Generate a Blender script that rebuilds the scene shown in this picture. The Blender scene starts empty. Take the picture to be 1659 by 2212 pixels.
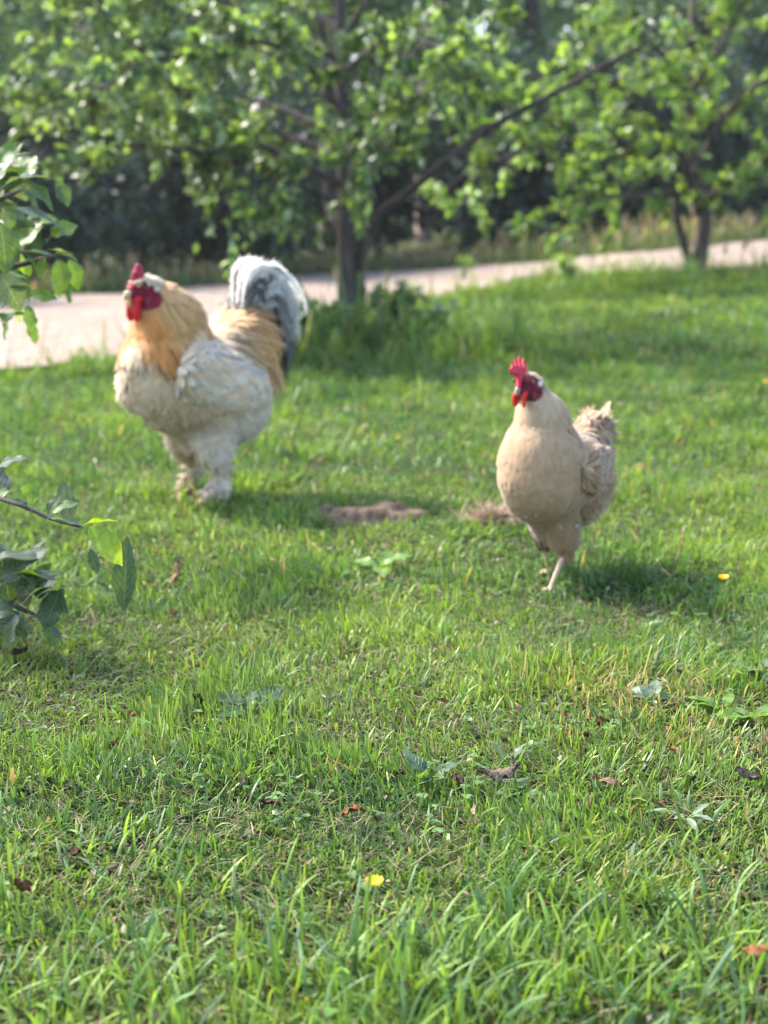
import bpy, math
import numpy as np
from mathutils import Vector

R = math.radians
rng = np.random.default_rng(11)
scene = bpy.context.scene
col_main = scene.collection

# ------------------------------------------------------------------ camera
CAM_H = 0.78
PITCH = R(11.5)
FPX = 3323.0            # focal length in pixels of a 1659 x 2212 picture
cam_d = bpy.data.cameras.new('camera')
cam = bpy.data.objects.new('camera', cam_d)
col_main.objects.link(cam)
cam.location = (0, 0, CAM_H)
cam.rotation_euler = (math.pi / 2 - PITCH, 0, 0)
cam_d.sensor_fit = 'VERTICAL'
cam_d.sensor_height = 36.0
cam_d.sensor_width = 27.0
cam_d.lens = FPX / 2212 * 36.0
cam_d.clip_start = 0.05
cam_d.clip_end = 500
cam_d.dof.use_dof = True
cam_d.dof.focus_distance = 2.12
cam_d.dof.aperture_fstop = cam_d.lens / 13.0
scene.camera = cam

# ------------------------------------------------------------------ light
SUN_EL, SUN_AZ = R(46), R(-58)          # azimuth measured from +Y towards +X
sx, sy, sz = math.sin(SUN_AZ) * math.cos(SUN_EL), math.cos(SUN_AZ) * math.cos(SUN_EL), math.sin(SUN_EL)
world = bpy.data.worlds.new('World')
scene.world = world
world.use_nodes = True
nt = world.node_tree
nt.nodes.clear()
sky = nt.nodes.new('ShaderNodeTexSky')
sky.sky_type = 'NISHITA'
sky.sun_disc = False
sky.sun_elevation = SUN_EL
sky.sun_rotation = SUN_AZ
sky.air_density = 1.0
sky.dust_density = 2.0
bg = nt.nodes.new('ShaderNodeBackground')
bg.inputs['Strength'].default_value = 0.15
wo = nt.nodes.new('ShaderNodeOutputWorld')
nt.links.new(sky.outputs[0], bg.inputs[0])
nt.links.new(bg.outputs[0], wo.inputs[0])
sun_d = bpy.data.lights.new('sun', 'SUN')
sun_d.energy = 2.75
sun_d.angle = R(6)
sun_d.color = (1.0, 0.94, 0.84)
sun = bpy.data.objects.new('sun', sun_d)
col_main.objects.link(sun)
sun.rotation_euler = Vector((sx, sy, sz)).to_track_quat('Z', 'Y').to_euler()
sun.location = (sx * 20, sy * 20, sz * 20)
scene.view_settings.view_transform = 'Standard'
scene.view_settings.look = 'None'
scene.view_settings.exposure = 2.05
scene.view_settings.gamma = 1.0
scene.render.engine = 'CYCLES'
cy = scene.cycles
cy.use_denoising = True
cy.max_bounces = 6
cy.diffuse_bounces = 3
cy.glossy_bounces = 2
cy.transmission_bounces = 3
cy.transparent_max_bounces = 4
cy.use_adaptive_sampling = True
cy.adaptive_threshold = 0.02
cy.filter_width = 1.1

# ------------------------------------------------------------------ helpers
def S(t):
    t = np.clip(t, 0, 1)
    return t * t * (3 - 2 * t)

def hgt(x, y):
    x = np.asarray(x, float); y = np.asarray(y, float)
    rise = 0.22 * S((y - 5) / 7) * S((x + 0.5) / 3.5)
    bump = 0.006 * np.sin(x * 3.1 + 1.3) * np.cos(y * 2.3) + 0.004 * np.sin(x * 7.3 + y * 5.1)
    far = 0.9 * S((y - 26) / 40) + 0.045 * np.clip(y - 11.2, 0, 14) * S((x + 0.5) / 3.5)
    return rise + bump + far

def ray(px, py):
    d = np.array([(px - 829.5) / FPX, 0, 0.0])
    v = (1106 - py) / FPX
    d[1] = math.cos(PITCH) + v * math.sin(PITCH)
    d[2] = -math.sin(PITCH) + v * math.cos(PITCH)
    return d

def at(px, py, Y):
    d = ray(px, py)
    return np.array([0, 0, CAM_H]) + d * (Y / d[1])

def ground(px, py):
    """point where the sight line of a picture position meets the terrain"""
    d = ray(px, py)
    lo, hi = 0.5, 60.0
    for t in np.arange(0.5, 60, 0.1):
        p = np.array([0, 0, CAM_H]) + d * t
        if p[2] < hgt(p[0], p[1]):
            lo, hi = t - 0.1, t
            break
    for _ in range(20):
        m = (lo + hi) / 2
        p = np.array([0, 0, CAM_H]) + d * m
        if p[2] < hgt(p[0], p[1]): hi = m
        else: lo = m
    p = np.array([0, 0, CAM_H]) + d * hi
    p[2] = float(hgt(p[0], p[1]))
    return p

def hashn(ix, iy, seed):
    h = (ix.astype(np.int64) * 374761393 + iy.astype(np.int64) * 668265263 + seed * 982451653) & 0xffffffff
    h = ((h ^ (h >> 13)) * 1274126177) & 0xffffffff
    return ((h ^ (h >> 16)) & 0xffff) / 65535.0

def vnoise(x, y, scale, seed=0):
    x = np.asarray(x) * scale + 100.0; y = np.asarray(y) * scale + 100.0
    ix = np.floor(x); iy = np.floor(y)
    fx = x - ix; fy = y - iy
    fx = fx * fx * (3 - 2 * fx); fy = fy * fy * (3 - 2 * fy)
    ix = ix.astype(np.int64); iy = iy.astype(np.int64)
    a = hashn(ix, iy, seed); b = hashn(ix + 1, iy, seed)
    c = hashn(ix, iy + 1, seed); d = hashn(ix + 1, iy + 1, seed)
    return (a * (1 - fx) + b * fx) * (1 - fy) + (c * (1 - fx) + d * fx) * fy

def norm(v):
    return v / (np.linalg.norm(v, axis=-1, keepdims=True) + 1e-12)

def mk(name, V, F, mat, parent=None, col=None, smooth=True, uv=None):
    """V: n x 3; F: array of faces or list of arrays (quads and triangles)"""
    if not isinstance(F, (list, tuple)): F = [F]
    F = [np.asarray(f, np.int32) for f in F if len(f)]
    me = bpy.data.meshes.new(name)
    V = np.asarray(V, np.float32)
    me.vertices.add(len(V))
    me.vertices.foreach_set('co', V.ravel())
    idx = np.concatenate([f.ravel() for f in F])
    sizes = np.concatenate([np.full(len(f), f.shape[1], np.int32) for f in F])
    starts = np.concatenate([[0], np.cumsum(sizes)[:-1]]).astype(np.int32)
    me.loops.add(len(idx))
    me.loops.foreach_set('vertex_index', idx)
    me.polygons.add(len(sizes))
    me.polygons.foreach_set('loop_start', starts)
    me.update(calc_edges=True)
    if smooth:
        me.polygons.foreach_set('use_smooth', np.ones(len(sizes), bool))
    if col is not None:
        a = me.color_attributes.new('tint', 'FLOAT_COLOR', 'POINT')
        c = np.ones((len(V), 4), np.float32)
        c[:, :3] = col
        a.data.foreach_set('color', c.ravel())
    if uv is not None:
        l = me.uv_layers.new(name='uv')
        l.data.foreach_set('uv', np.asarray(uv, np.float32)[idx].ravel())
    if isinstance(mat, (list, tuple)):
        for m in mat: me.materials.append(m)
    else:
        me.materials.append(mat)
    me.validate(clean_customdata=False)
    ob = bpy.data.objects.new(name, me)
    col_main.objects.link(ob)
    if parent is not None: ob.parent = parent
    return ob

def tag(o, label=None, cat=None, group=None, kind=None):
    if label: o['label'] = label
    if cat: o['category'] = cat
    if group: o['group'] = group
    if kind: o['kind'] = kind
    return o

def empty(name, loc, rz=0.0):
    o = bpy.data.objects.new(name, None)
    col_main.objects.link(o)
    o.location = tuple(float(v) for v in loc)
    o.rotation_euler = (0, 0, rz)
    o.empty_display_size = 0.05
    return o

class Acc:
    def __init__(s): s.V = []; s.Q = []; s.T = []; s.C = []; s.U = []; s.n = 0
    def add(s, V, Q=None, T=None, C=None, U=None):
        V = np.asarray(V, float).reshape(-1, 3)
        s.V.append(V)
        if Q is not None and len(Q): s.Q.append(np.asarray(Q) + s.n)
        if T is not None and len(T): s.T.append(np.asarray(T) + s.n)
        c = np.ones((len(V), 3)) * 0.5 if C is None else np.broadcast_to(np.asarray(C, float), (len(V), 3))
        s.C.append(c)
        s.U.append(np.zeros((len(V), 2)) if U is None else np.asarray(U, float))
        s.n += len(V)
    def build(s, name, mat, parent=None, uv=False):
        F = []
        if s.Q: F.append(np.concatenate(s.Q))
        if s.T: F.append(np.concatenate(s.T))
        return mk(name, np.concatenate(s.V), F, mat, parent, np.concatenate(s.C), uv=np.concatenate(s.U) if uv else None)

# ---- materials
def nodes(name):
    m = bpy.data.materials.new(name)
    m.use_nodes = True
    n = m.node_tree
    n.nodes.clear()
    out = n.nodes.new('ShaderNodeOutputMaterial')
    return m, n, out

def leafy(name, trans=0.4, rough=0.45, spec=0.35, tint_t=(1.25, 1.2, 0.55), veins=False, nscale=60.0, namp=0.25, thin_gloss=0.0):
    m, n, out = nodes(name)
    L = n.links.new
    at_ = n.nodes.new('ShaderNodeAttribute'); at_.attribute_name = 'tint'
    tc = n.nodes.new('ShaderNodeTexCoord')
    no = n.nodes.new('ShaderNodeTexNoise'); no.inputs['Scale'].default_value = nscale
    L(tc.outputs['Object'], no.inputs['Vector'])
    mr = n.nodes.new('ShaderNodeMapRange')
    mr.inputs['From Min'].default_value = 0.3; mr.inputs['From Max'].default_value = 0.7
    mr.inputs['To Min'].default_value = 1 - namp; mr.inputs['To Max'].default_value = 1 + namp
    L(no.outputs['Fac'], mr.inputs['Value'])
    mul = n.nodes.new('ShaderNodeVectorMath'); mul.operation = 'SCALE'
    L(at_.outputs['Color'], mul.inputs[0]); L(mr.outputs[0], mul.inputs['Scale'])
    base = mul.outputs[0]
    pr = n.nodes.new('ShaderNodeBsdfPrincipled')
    if veins:
        uvn = n.nodes.new('ShaderNodeUVMap'); uvn.uv_map = 'uv'
        sp = n.nodes.new('ShaderNodeSeparateXYZ'); L(uvn.outputs[0], sp.inputs[0])
        ab = n.nodes.new('ShaderNodeMath'); ab.operation = 'ABSOLUTE'; L(sp.outputs['Y'], ab.inputs[0])
        # side veins: rise along the leaf with distance from the midrib
        k = n.nodes.new('ShaderNodeMath'); k.operation = 'MULTIPLY_ADD'
        L(ab.outputs[0], k.inputs[0]); k.inputs[1].default_value = -0.28; L(sp.outputs['X'], k.inputs[2])
        f = n.nodes.new('ShaderNodeMath'); f.operation = 'MULTIPLY'; L(k.outputs[0], f.inputs[0]); f.inputs[1].default_value = 8.0
        fr = n.nodes.new('ShaderNodeMath'); fr.operation = 'PINGPONG'; L(f.outputs[0], fr.inputs[0]); fr.inputs[1].default_value = 0.5
        lt = n.nodes.new('ShaderNodeMapRange'); lt.inputs['From Min'].default_value = 0.0; lt.inputs['From Max'].default_value = 0.09
        lt.inputs['To Min'].default_value = 1.0; lt.inputs['To Max'].default_value = 0.0
        L(fr.outputs[0], lt.inputs['Value'])
        md = n.nodes.new('ShaderNodeMapRange'); md.inputs['From Min'].default_value = 0.02; md.inputs['From Max'].default_value = 0.07
        md.inputs['To Min'].default_value = 1.0; md.inputs['To Max'].default_value = 0.0
        L(ab.outputs[0], md.inputs['Value'])
        mx = n.nodes.new('ShaderNodeMath'); mx.operation = 'MAXIMUM'; L(lt.outputs[0], mx.inputs[0]); L(md.outputs[0], mx.inputs[1])
        mf = n.nodes.new('ShaderNodeMath'); mf.operation = 'MULTIPLY'; L(mx.outputs[0], mf.inputs[0]); mf.inputs[1].default_value = 0.35
        mc = n.nodes.new('ShaderNodeMix'); mc.data_type = 'RGBA'
        L(mf.outputs[0], mc.inputs['Factor']); L(base, mc.inputs['A']); mc.inputs['B'].default_value = (0.28, 0.36, 0.15, 1)
        base = mc.outputs['Result']
        bp = n.nodes.new('ShaderNodeBump'); bp.inputs['Strength'].default_value = 0.5; bp.inputs['Distance'].default_value = 0.002
        L(mx.outputs[0], bp.inputs['Height']); bp.invert = True
        L(bp.outputs[0], pr.inputs['Normal'])
    L(base, pr.inputs['Base Color'])
    pr.inputs['Roughness'].default_value = rough
    pr.inputs['Specular IOR Level'].default_value = spec
    tr = n.nodes.new('ShaderNodeBsdfTranslucent')
    tm = n.nodes.new('ShaderNodeVectorMath'); tm.operation = 'MULTIPLY'
    L(base, tm.inputs[0]); tm.inputs[1].default_value = tint_t
    L(tm.outputs[0], tr.inputs['Color'])
    mix = n.nodes.new('ShaderNodeMixShader'); mix.inputs[0].default_value = trans
    L(pr.outputs[0], mix.inputs[1]); L(tr.outputs[0], mix.inputs[2])
    L(mix.outputs[0], out.inputs['Surface'])
    return m

def tinted(name, rough=0.7, spec=0.3, nscale=40.0, namp=0.15, bump=0.0, sheen=0.0, stretch=None, sss=0.0, trans=0.0):
    m, n, out = nodes(name)
    L = n.links.new
    at_ = n.nodes.new('ShaderNodeAttribute'); at_.attribute_name = 'tint'
    tc = n.nodes.new('ShaderNodeTexCoord')
    mp = n.nodes.new('ShaderNodeMapping')
    if stretch: mp.inputs['Scale'].default_value = stretch
    L(tc.outputs['Object'], mp.inputs[0])
    no = n.nodes.new('ShaderNodeTexNoise'); no.inputs['Scale'].default_value = nscale; no.inputs['Detail'].default_value = 5
    L(mp.outputs[0], no.inputs['Vector'])
    mr = n.nodes.new('ShaderNodeMapRange')
    mr.inputs['From Min'].default_value = 0.3; mr.inputs['From Max'].default_value = 0.7
    mr.inputs['To Min'].default_value = 1 - namp; mr.inputs['To Max'].default_value = 1 + namp
    L(no.outputs['Fac'], mr.inputs['Value'])
    mul = n.nodes.new('ShaderNodeVectorMath'); mul.operation = 'SCALE'
    L(at_.outputs['Color'], mul.inputs[0]); L(mr.outputs[0], mul.inputs['Scale'])
    pr = n.nodes.new('ShaderNodeBsdfPrincipled')
    L(mul.outputs[0], pr.inputs['Base Color'])
    pr.inputs['Roughness'].default_value = rough
    pr.inputs['Specular IOR Level'].default_value = spec
    if sheen:
        pr.inputs['Sheen Weight'].default_value = sheen
        pr.inputs['Sheen Roughness'].default_value = 0.5
    if sss:
        pr.inputs['Subsurface Weight'].default_value = sss
        pr.inputs['Subsurface Radius'].default_value = (0.006, 0.002, 0.001)
        pr.inputs['Subsurface Scale'].default_value = 1.0
    if bump:
        bp = n.nodes.new('ShaderNodeBump'); bp.inputs['Strength'].default_value = bump; bp.inputs['Distance'].default_value = 0.01
        L(no.outputs['Fac'], bp.inputs['Height']); L(bp.outputs[0], pr.inputs['Normal'])
    if trans:
        tr = n.nodes.new('ShaderNodeBsdfTranslucent'); L(mul.outputs[0], tr.inputs['Color'])
        mix = n.nodes.new('ShaderNodeMixShader'); mix.inputs[0].default_value = trans
        L(pr.outputs[0], mix.inputs[1]); L(tr.outputs[0], mix.inputs[2])
        L(mix.outputs[0], out.inputs['Surface'])
    else:
        L(pr.outputs[0], out.inputs['Surface'])
    return m

M_grass = leafy('grass_blades', trans=0.38, rough=0.45, spec=0.32, tint_t=(1.35, 1.35, 0.5), nscale=25, namp=0.18)
M_leaf = leafy('orchard_leaves', trans=0.42, rough=0.38, spec=0.5, tint_t=(1.5, 1.55, 0.5), nscale=9, namp=0.3)
M_leafnear = leafy('apple_leaves', trans=0.36, rough=0.42, spec=0.4, tint_t=(2.1, 1.95, 0.45), veins=True, nscale=120, namp=0.22)
M_leafback = leafy('woodland_leaves', trans=0.35, rough=0.45, spec=0.7, tint_t=(1.3, 1.4, 0.6), nscale=3, namp=0.3)
M_petal = leafy('petals', trans=0.25, rough=0.25, spec=0.6, tint_t=(1, 0.9, 0.5), nscale=200, namp=0.1)
M_dead = tinted('dead_leaf', rough=0.8, spec=0.2, nscale=160, namp=0.45, bump=0.6, trans=0.18)
M_bark = tinted('bark', rough=0.9, spec=0.15, nscale=30, namp=0.55, bump=0.8, stretch=(1, 1, 0.25))
M_feather = tinted('feathers', rough=0.75, spec=0.2, nscale=70, namp=0.1, sheen=0.25, trans=0.16)
M_tail = tinted('tail_feathers', rough=0.7, spec=0.2, nscale=70, namp=0.08, sheen=0.2, trans=0.5)
M_body = tinted('down', rough=0.85, spec=0.12, nscale=90, namp=0.12, sheen=0.25)
M_flesh = tinted('flesh', rough=0.5, spec=0.4, nscale=260, namp=0.3, bump=0.5, sss=0.25)
M_horn = tinted('horn', rough=0.4, spec=0.4, nscale=120, namp=0.15)
M_eye = tinted('eyeball', rough=0.08, spec=0.7, nscale=10, namp=0.0)

def ground_material():
    m, n, out = nodes('lawn_ground')
    L = n.links.new
    tc = n.nodes.new('ShaderNodeTexCoord')
    a = n.nodes.new('ShaderNodeTexNoise'); a.inputs['Scale'].default_value = 1.3; a.inputs['Detail'].default_value = 6
    b = n.nodes.new('ShaderNodeTexNoise'); b.inputs['Scale'].default_value = 60; b.inputs['Detail'].default_value = 8
    L(tc.outputs['Object'], a.inputs['Vector']); L(tc.outputs['Object'], b.inputs['Vector'])
    ad = n.nodes.new('ShaderNodeMath'); ad.operation = 'MULTIPLY_ADD'; L(b.outputs['Fac'], ad.inputs[0]); ad.inputs[1].default_value = 0.6
    sc_ = n.nodes.new('ShaderNodeMath'); sc_.operation = 'MULTIPLY'; L(a.outputs['Fac'], sc_.inputs[0]); sc_.inputs[1].default_value = 0.4
    L(sc_.outputs[0], ad.inputs[2])
    cr = n.nodes.new('ShaderNodeValToRGB')
    e = cr.color_ramp.elements
    e[0].position = 0.36; e[0].color = (0.015, 0.015, 0.008, 1)
    e[1].position = 0.66; e[1].color = (0.09, 0.10, 0.04, 1)
    x = cr.color_ramp.elements.new(0.52); x.color = (0.04, 0.05, 0.018, 1)
    L(ad.outputs[0], cr.inputs[0])
    pr = n.nodes.new('ShaderNodeBsdfPrincipled'); pr.inputs['Roughness'].default_value = 0.95
    pr.inputs['Specular IOR Level'].default_value = 0.1
    L(cr.outputs[0], pr.inputs['Base Color'])
    bp = n.nodes.new('ShaderNodeBump'); bp.inputs['Strength'].default_value = 0.8; bp.inputs['Distance'].default_value = 0.01
    L(b.outputs['Fac'], bp.inputs['Height']); L(bp.outputs[0], pr.inputs['Normal'])
    L(pr.outputs[0], out.inputs['Surface'])
    return m

def gravel_material():
    m, n, out = nodes('gravel')
    L = n.links.new
    tc = n.nodes.new('ShaderNodeTexCoord')
    vo = n.nodes.new('ShaderNodeTexVoronoi'); vo.inputs['Scale'].default_value = 26
    L(tc.outputs['Object'], vo.inputs['Vector'])
    cr = n.nodes.new('ShaderNodeValToRGB')
    e = cr.color_ramp.elements
    e[0].position = 0.0; e[0].color = (0.13, 0.09, 0.07, 1)
    e[1].position = 1.0; e[1].color = (0.38, 0.305, 0.26, 1)
    for p, c in ((0.3, (0.28, 0.195, 0.15, 1)), (0.6, (0.31, 0.23, 0.175, 1)), (0.8, (0.23, 0.195, 0.195, 1))):
        q = cr.color_ramp.elements.new(p); q.color = c
    sp = n.nodes.new('ShaderNodeSeparateXYZ'); L(vo.outputs['Color'], sp.inputs[0]); L(sp.outputs[0], cr.inputs[0])
    no = n.nodes.new('ShaderNodeTexNoise'); no.inputs['Scale'].default_value = 3.4; no.inputs['Detail'].default_value = 5
    L(tc.outputs['Object'], no.inputs['Vector'])
    mr = n.nodes.new('ShaderNodeMapRange'); mr.inputs['From Min'].default_value = 0.35; mr.inputs['From Max'].default_value = 0.65
    L(no.outputs['Fac'], mr.inputs['Value'])
    mc = n.nodes.new('ShaderNodeMix'); mc.data_type = 'RGBA'; mc.blend_type = 'MIX'
    f = n.nodes.new('ShaderNodeMath'); f.operation = 'MULTIPLY'; L(mr.outputs[0], f.inputs[0]); f.inputs[1].default_value = 0.65
    L(f.outputs[0], mc.inputs['Factor']); L(cr.outputs[0], mc.inputs['A']); mc.inputs['B'].default_value = (0.20, 0.15, 0.105, 1)
    pr = n.nodes.new('ShaderNodeBsdfPrincipled'); pr.inputs['Roughness'].default_value = 0.9
    L(mc.outputs['Result'], pr.inputs['Base Color'])
    bp = n.nodes.new('ShaderNodeBump'); bp.inputs['Strength'].default_value = 0.5; bp.inputs['Distance'].default_value = 0.02
    bp.invert = True
    L(vo.outputs['Distance'], bp.inputs['Height']); L(bp.outputs[0], pr.inputs['Normal'])
    L(pr.outputs[0], out.inputs['Surface'])
    return m

# ------------------------------------------------------------------ terrain and path
def grid_sheet(name, xs, ys, zoff, mat):
    X, Y = np.meshgrid(xs, ys)
    V = np.stack([X.ravel(), Y.ravel(), (hgt(X, Y) + zoff).ravel()], 1)
    nx, ny = len(xs), len(ys)
    i, j = np.meshgrid(np.arange(nx - 1), np.arange(ny - 1))
    a = (j * nx + i).ravel()
    return mk(name, V, np.stack([a, a + 1, a + nx + 1, a + nx], 1), mat)

xs = np.concatenate([np.arange(-90, -8, 4.0), np.arange(-8, 8, 0.15), np.arange(8, 90, 4.0)])
ys = np.concatenate([np.arange(-20, 0, 2.0), np.arange(0, 24, 0.15), np.arange(24, 160, 4.0)])
tag(grid_sheet('ground', xs, ys, 0.0, ground_material()), kind='structure')

NEAR = [(-60, 812), (120, 800), (330, 770), (500, 735), (640, 700), (829, 660), (930, 650), (1029, 634), (1129, 608), (1329, 596), (1480, 592), (1659, 580), (1760, 576)]
FAR = [(-60, 660), (85, 650), (275, 640), (440, 625), (630, 602), (740, 595), (829, 592), (1000, 584), (1179, 573), (1429, 549), (1540, 538), (1659, 524), (1760, 515)]
nearP = np.array([ground(*p) for p in NEAR]); farP = np.array([ground(*p) for p in FAR])
def extend(P, l, r):
    a = P[0] + (P[0] - P[2]) / np.linalg.norm((P[0] - P[2])[:2]) * l
    b = P[-1] + (P[-1] - P[-3]) / np.linalg.norm((P[-1] - P[-3])[:2]) * r
    return np.vstack([a, P, b])
nearP = extend(nearP, 10, 12); farP = extend(farP, 10, 12)
tt = np.linspace(0, 1, 160)
def resamp(P):
    s = np.linspace(0, 1, len(P))
    return np.stack([np.interp(tt, s, P[:, 0]), np.interp(tt, s, P[:, 1])], 1)
NL, FL = resamp(nearP), resamp(farP)
rows = 12
PV = []
for k in range(rows + 1):
    f = k / rows
    q = NL * (1 - f) + FL * f
    PV.append(np.stack([q[:, 0], q[:, 1], hgt(q[:, 0], q[:, 1]) + 0.03], 1))
PV = np.concatenate(PV)
n = len(tt)
i, j = np.meshgrid(np.arange(n - 1), np.arange(rows))
a = (j * n + i).ravel()
M_gravel = gravel_material()
tag(mk('path', PV, np.stack([a, a + 1, a + n + 1, a + n], 1), M_gravel), kind='structure')

def near_edge_y(x): 
    o = np.argsort(NL[:, 0]); return np.interp(x, NL[o, 0], NL[o, 1])
def far_edge_y(x):
    o = np.argsort(FL[:, 0]); return np.interp(x, FL[o, 0], FL[o, 1])

# ------------------------------------------------------------------ grass
SOIL = ground(795, 1122)
def blades(P, h, w, phi, lean, curve, col, tipw, npair=4, fold=False):
    """ribbons: P n x 3 roots; phi heading of the lean; returns V, Q, C"""
    n = len(P)
    s = np.linspace(0, 1, npair)
    ctr = np.zeros((n, npair, 3)); ctr[:, 0] = P
    dirh = np.stack([np.cos(phi), np.sin(phi)], 1)
    for k in range(1, npair):
        th = lean + curve * (s[k] + s[k - 1]) / 2
        ds = (h * (s[k] - s[k - 1]))[:, None]
        ctr[:, k, :2] = ctr[:, k - 1, :2] + dirh * np.sin(th)[:, None] * ds
        ctr[:, k, 2] = ctr[:, k - 1, 2] + np.cos(th) * ds[:, 0]
    tw = phi + np.pi / 2 + rng.normal(0, 0.5, n)
    side = np.stack([np.cos(tw), np.sin(tw), rng.normal(0, .15, n)], 1)
    prof = np.interp(s, [0, 0.3, 0.7, 1.0], [0.75, 1.0, 0.8, 0.0])
    wid = w[:, None] * (prof[None] + (s[None] ** 3) * tipw[:, None]) * 0.5
    Lf = ctr - side[:, None] * wid[..., None]
    Rt = ctr + side[:, None] * wid[..., None]
    if fold:
        md = ctr.copy()
        md[..., :2] -= dirh[:, None] * wid[..., None] * 0.5
        V = np.stack([Lf, md, Rt], 2).reshape(-1, 3)
        c = 3
    else:
        V = np.stack([Lf, Rt], 2).reshape(-1, 3)
        c = 2
    base = np.arange(n)[:, None] * npair * c
    qs = []
    for k in range(npair - 1):
        for j in range(c - 1):
            o = k * c + j
            qs.append(base + np.array([o, o + 1, o + c + 1, o + c])[None])
    Q = np.concatenate(qs)
    C = np.repeat(col, npair * c, 0).reshape(n, npair, c, 3).copy()
    C *= (0.72 + 0.36 * s)[None, :, None, None]         # darker towards the root, paler towards the tip
    return V, Q, C.reshape(-1, 3)

def grass_colour(n, x, y):
    base = np.array([[0.155, 0.255, 0.052], [0.105, 0.195, 0.060], [0.24, 0.335, 0.072], [0.070, 0.14, 0.070]])
    straw = np.array([[0.42, 0.34, 0.20], [0.33, 0.23, 0.14], [0.34, 0.36, 0.17]])
    pn = vnoise(x, y, 2.2, 3) * 0.6 + vnoise(x, y, 9.0, 4) * 0.4
    k = np.clip((pn * 2.0 - 0.5 + rng.random(n) * 1.0) * 1.6, 0, 2.999)
    f = k % 1; i0 = k.astype(int)
    order = np.array([3, 1, 0, 2])
    c = base[order[i0]] * (1 - f[:, None]) + base[order[np.minimum(i0 + 1, 3)]] * f[:, None]
    pd = 0.035 + 0.12 * np.clip(vnoise(x, y, 3.5, 8) - 0.62, 0, 1) / 0.38
    dry = np.exp(-(((x - DRY[0]) / 0.16) ** 2 + ((y - DRY[1]) / 0.13) ** 2)) + 0.7 * np.exp(-(((x - DRY2[0]) / 0.12) ** 2 + ((y - DRY2[1]) / 0.1) ** 2))
    pd = pd + 0.55 * dry
    m = rng.random(n) < pd
    c[m] = straw[rng.integers(0, 3, m.sum())]
    return c * rng.uniform(0.75, 1.25, (n, 1))
DRY = ground(1360, 1510); DRY2 = ground(1620, 1610)

G = Acc()
LONG_BUSHY = ground(800, 790)
def zone(y0, y1, dens, hm, wm, margin, npair):
    w0 = 0.27 * y1 + margin
    area = 2 * w0 * (y1 - y0)
    n = int(area * dens)
    x = rng.uniform(-w0, w0, n); y = rng.uniform(y0, y1, n)
    keep = np.abs(x) < 0.27 * y + margin
    far_out = np.abs(x) > 0.27 * y + 0.25
    keep &= ~far_out | (rng.random(n) < 0.35)
    keep &= y < near_edge_y(x) - 0.03 + 0.25 * (vnoise(x, y, 5, 21) - 0.5)
    dsoil = np.sqrt(((x - SOIL[0]) / 0.135) ** 2 + ((y - SOIL[1]) / 0.085) ** 2) + 0.8 * (vnoise(x, y, 14, 5) - 0.5)
    keep &= rng.random(n) < np.clip(.05 + S((dsoil - .8) / .6), 0, 1)
    clump = vnoise(x, y, 16, 6)
    keep &= rng.random(n) < (0.42 + 0.58 * S((clump - 0.2) / 0.4))
    x = x[keep]; y = y[keep]; n = len(x)
    tall = S((vnoise(x, y, 4.5, 7) - 0.45) / 0.4)
    edge = S((y - (near_edge_y(x) - 1.1)) / 0.8) * (0.35 + 0.65 * (vnoise(x, y, 2.5, 31) > .4))
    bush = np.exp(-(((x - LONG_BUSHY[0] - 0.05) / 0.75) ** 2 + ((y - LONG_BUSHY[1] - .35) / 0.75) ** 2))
    rt = np.exp(-(((x - 2.3) / 1.3) ** 2 + ((y - 11.6) / 1.1) ** 2))
    h = hm * (0.65 + 0.75 * tall) * rng.lognormal(0, 0.3, n) * (1 + 0.7 * edge + 4.0 * bush + 1.2 * rt)
    w = wm * rng.lognormal(0, 0.35, n) * (1 + .5 * bush)
    phi = rng.uniform(0, 2 * np.pi, n) * 0.7 + 0.3 * 2 * np.pi * vnoise(x, y, 6, 12) * 2
    lean = np.abs(rng.normal(0, 0.75, n)) + 0.05
    curve = rng.normal(0.6, 0.65, n)
    P = np.stack([x, y, hgt(x, y) - 0.003], 1)
    c = grass_colour(n, x, y)
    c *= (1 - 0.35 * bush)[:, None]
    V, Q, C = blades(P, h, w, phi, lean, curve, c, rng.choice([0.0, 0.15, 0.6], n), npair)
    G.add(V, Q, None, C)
zone(0.95, 1.9, 60000, 0.028, 0.0024, 0.25, 5)
zone(1.9, 2.9, 52000, 0.027, 0.0025, 0.3, 4)
zone(2.9, 4.4, 22000, 0.031, 0.0036, 0.4, 4)
zone(4.4, 7.0, 7500, 0.042, 0.0050, 0.5, 3)
zone(7.0, 13.5, 2600, 0.055, 0.0085, 0.6, 3)
# thatch: short straw bits lying near the soil
def thatch(y0, y1, dens):
    w0 = 0.27 * y1 + .2
    n = int(2 * w0 * (y1 - y0) * dens)
    x = rng.uniform(-w0, w0, n); y = rng.uniform(y0, y1, n)
    k = np.abs(x) < .27 * y + .2; x = x[k]; y = y[k]; n = len(x)
    P = np.stack([x, y, hgt(x, y) + rng.uniform(0, .012, n)], 1)
    c = np.array([0.26, 0.21, 0.12]) * rng.uniform(.5, 1.4, (n, 1)) * np.array([1, 1, 1])
    V, Q, C = blades(P, rng.uniform(.015, .045, n), rng.uniform(.001, .002, n), rng.uniform(0, 6.28, n), rng.uniform(1.2, 1.6, n), rng.normal(0, .3, n), c, np.full(n, .3), 3)
    G.add(V, Q, None, C)
thatch(0.95, 2.9, 6500)
thatch(2.9, 4.5, 2500)
g = G.build('grass', M_grass)
tag(g, 'short mown lawn grass the two chickens walk on', 'grass', kind='stuff')

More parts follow.
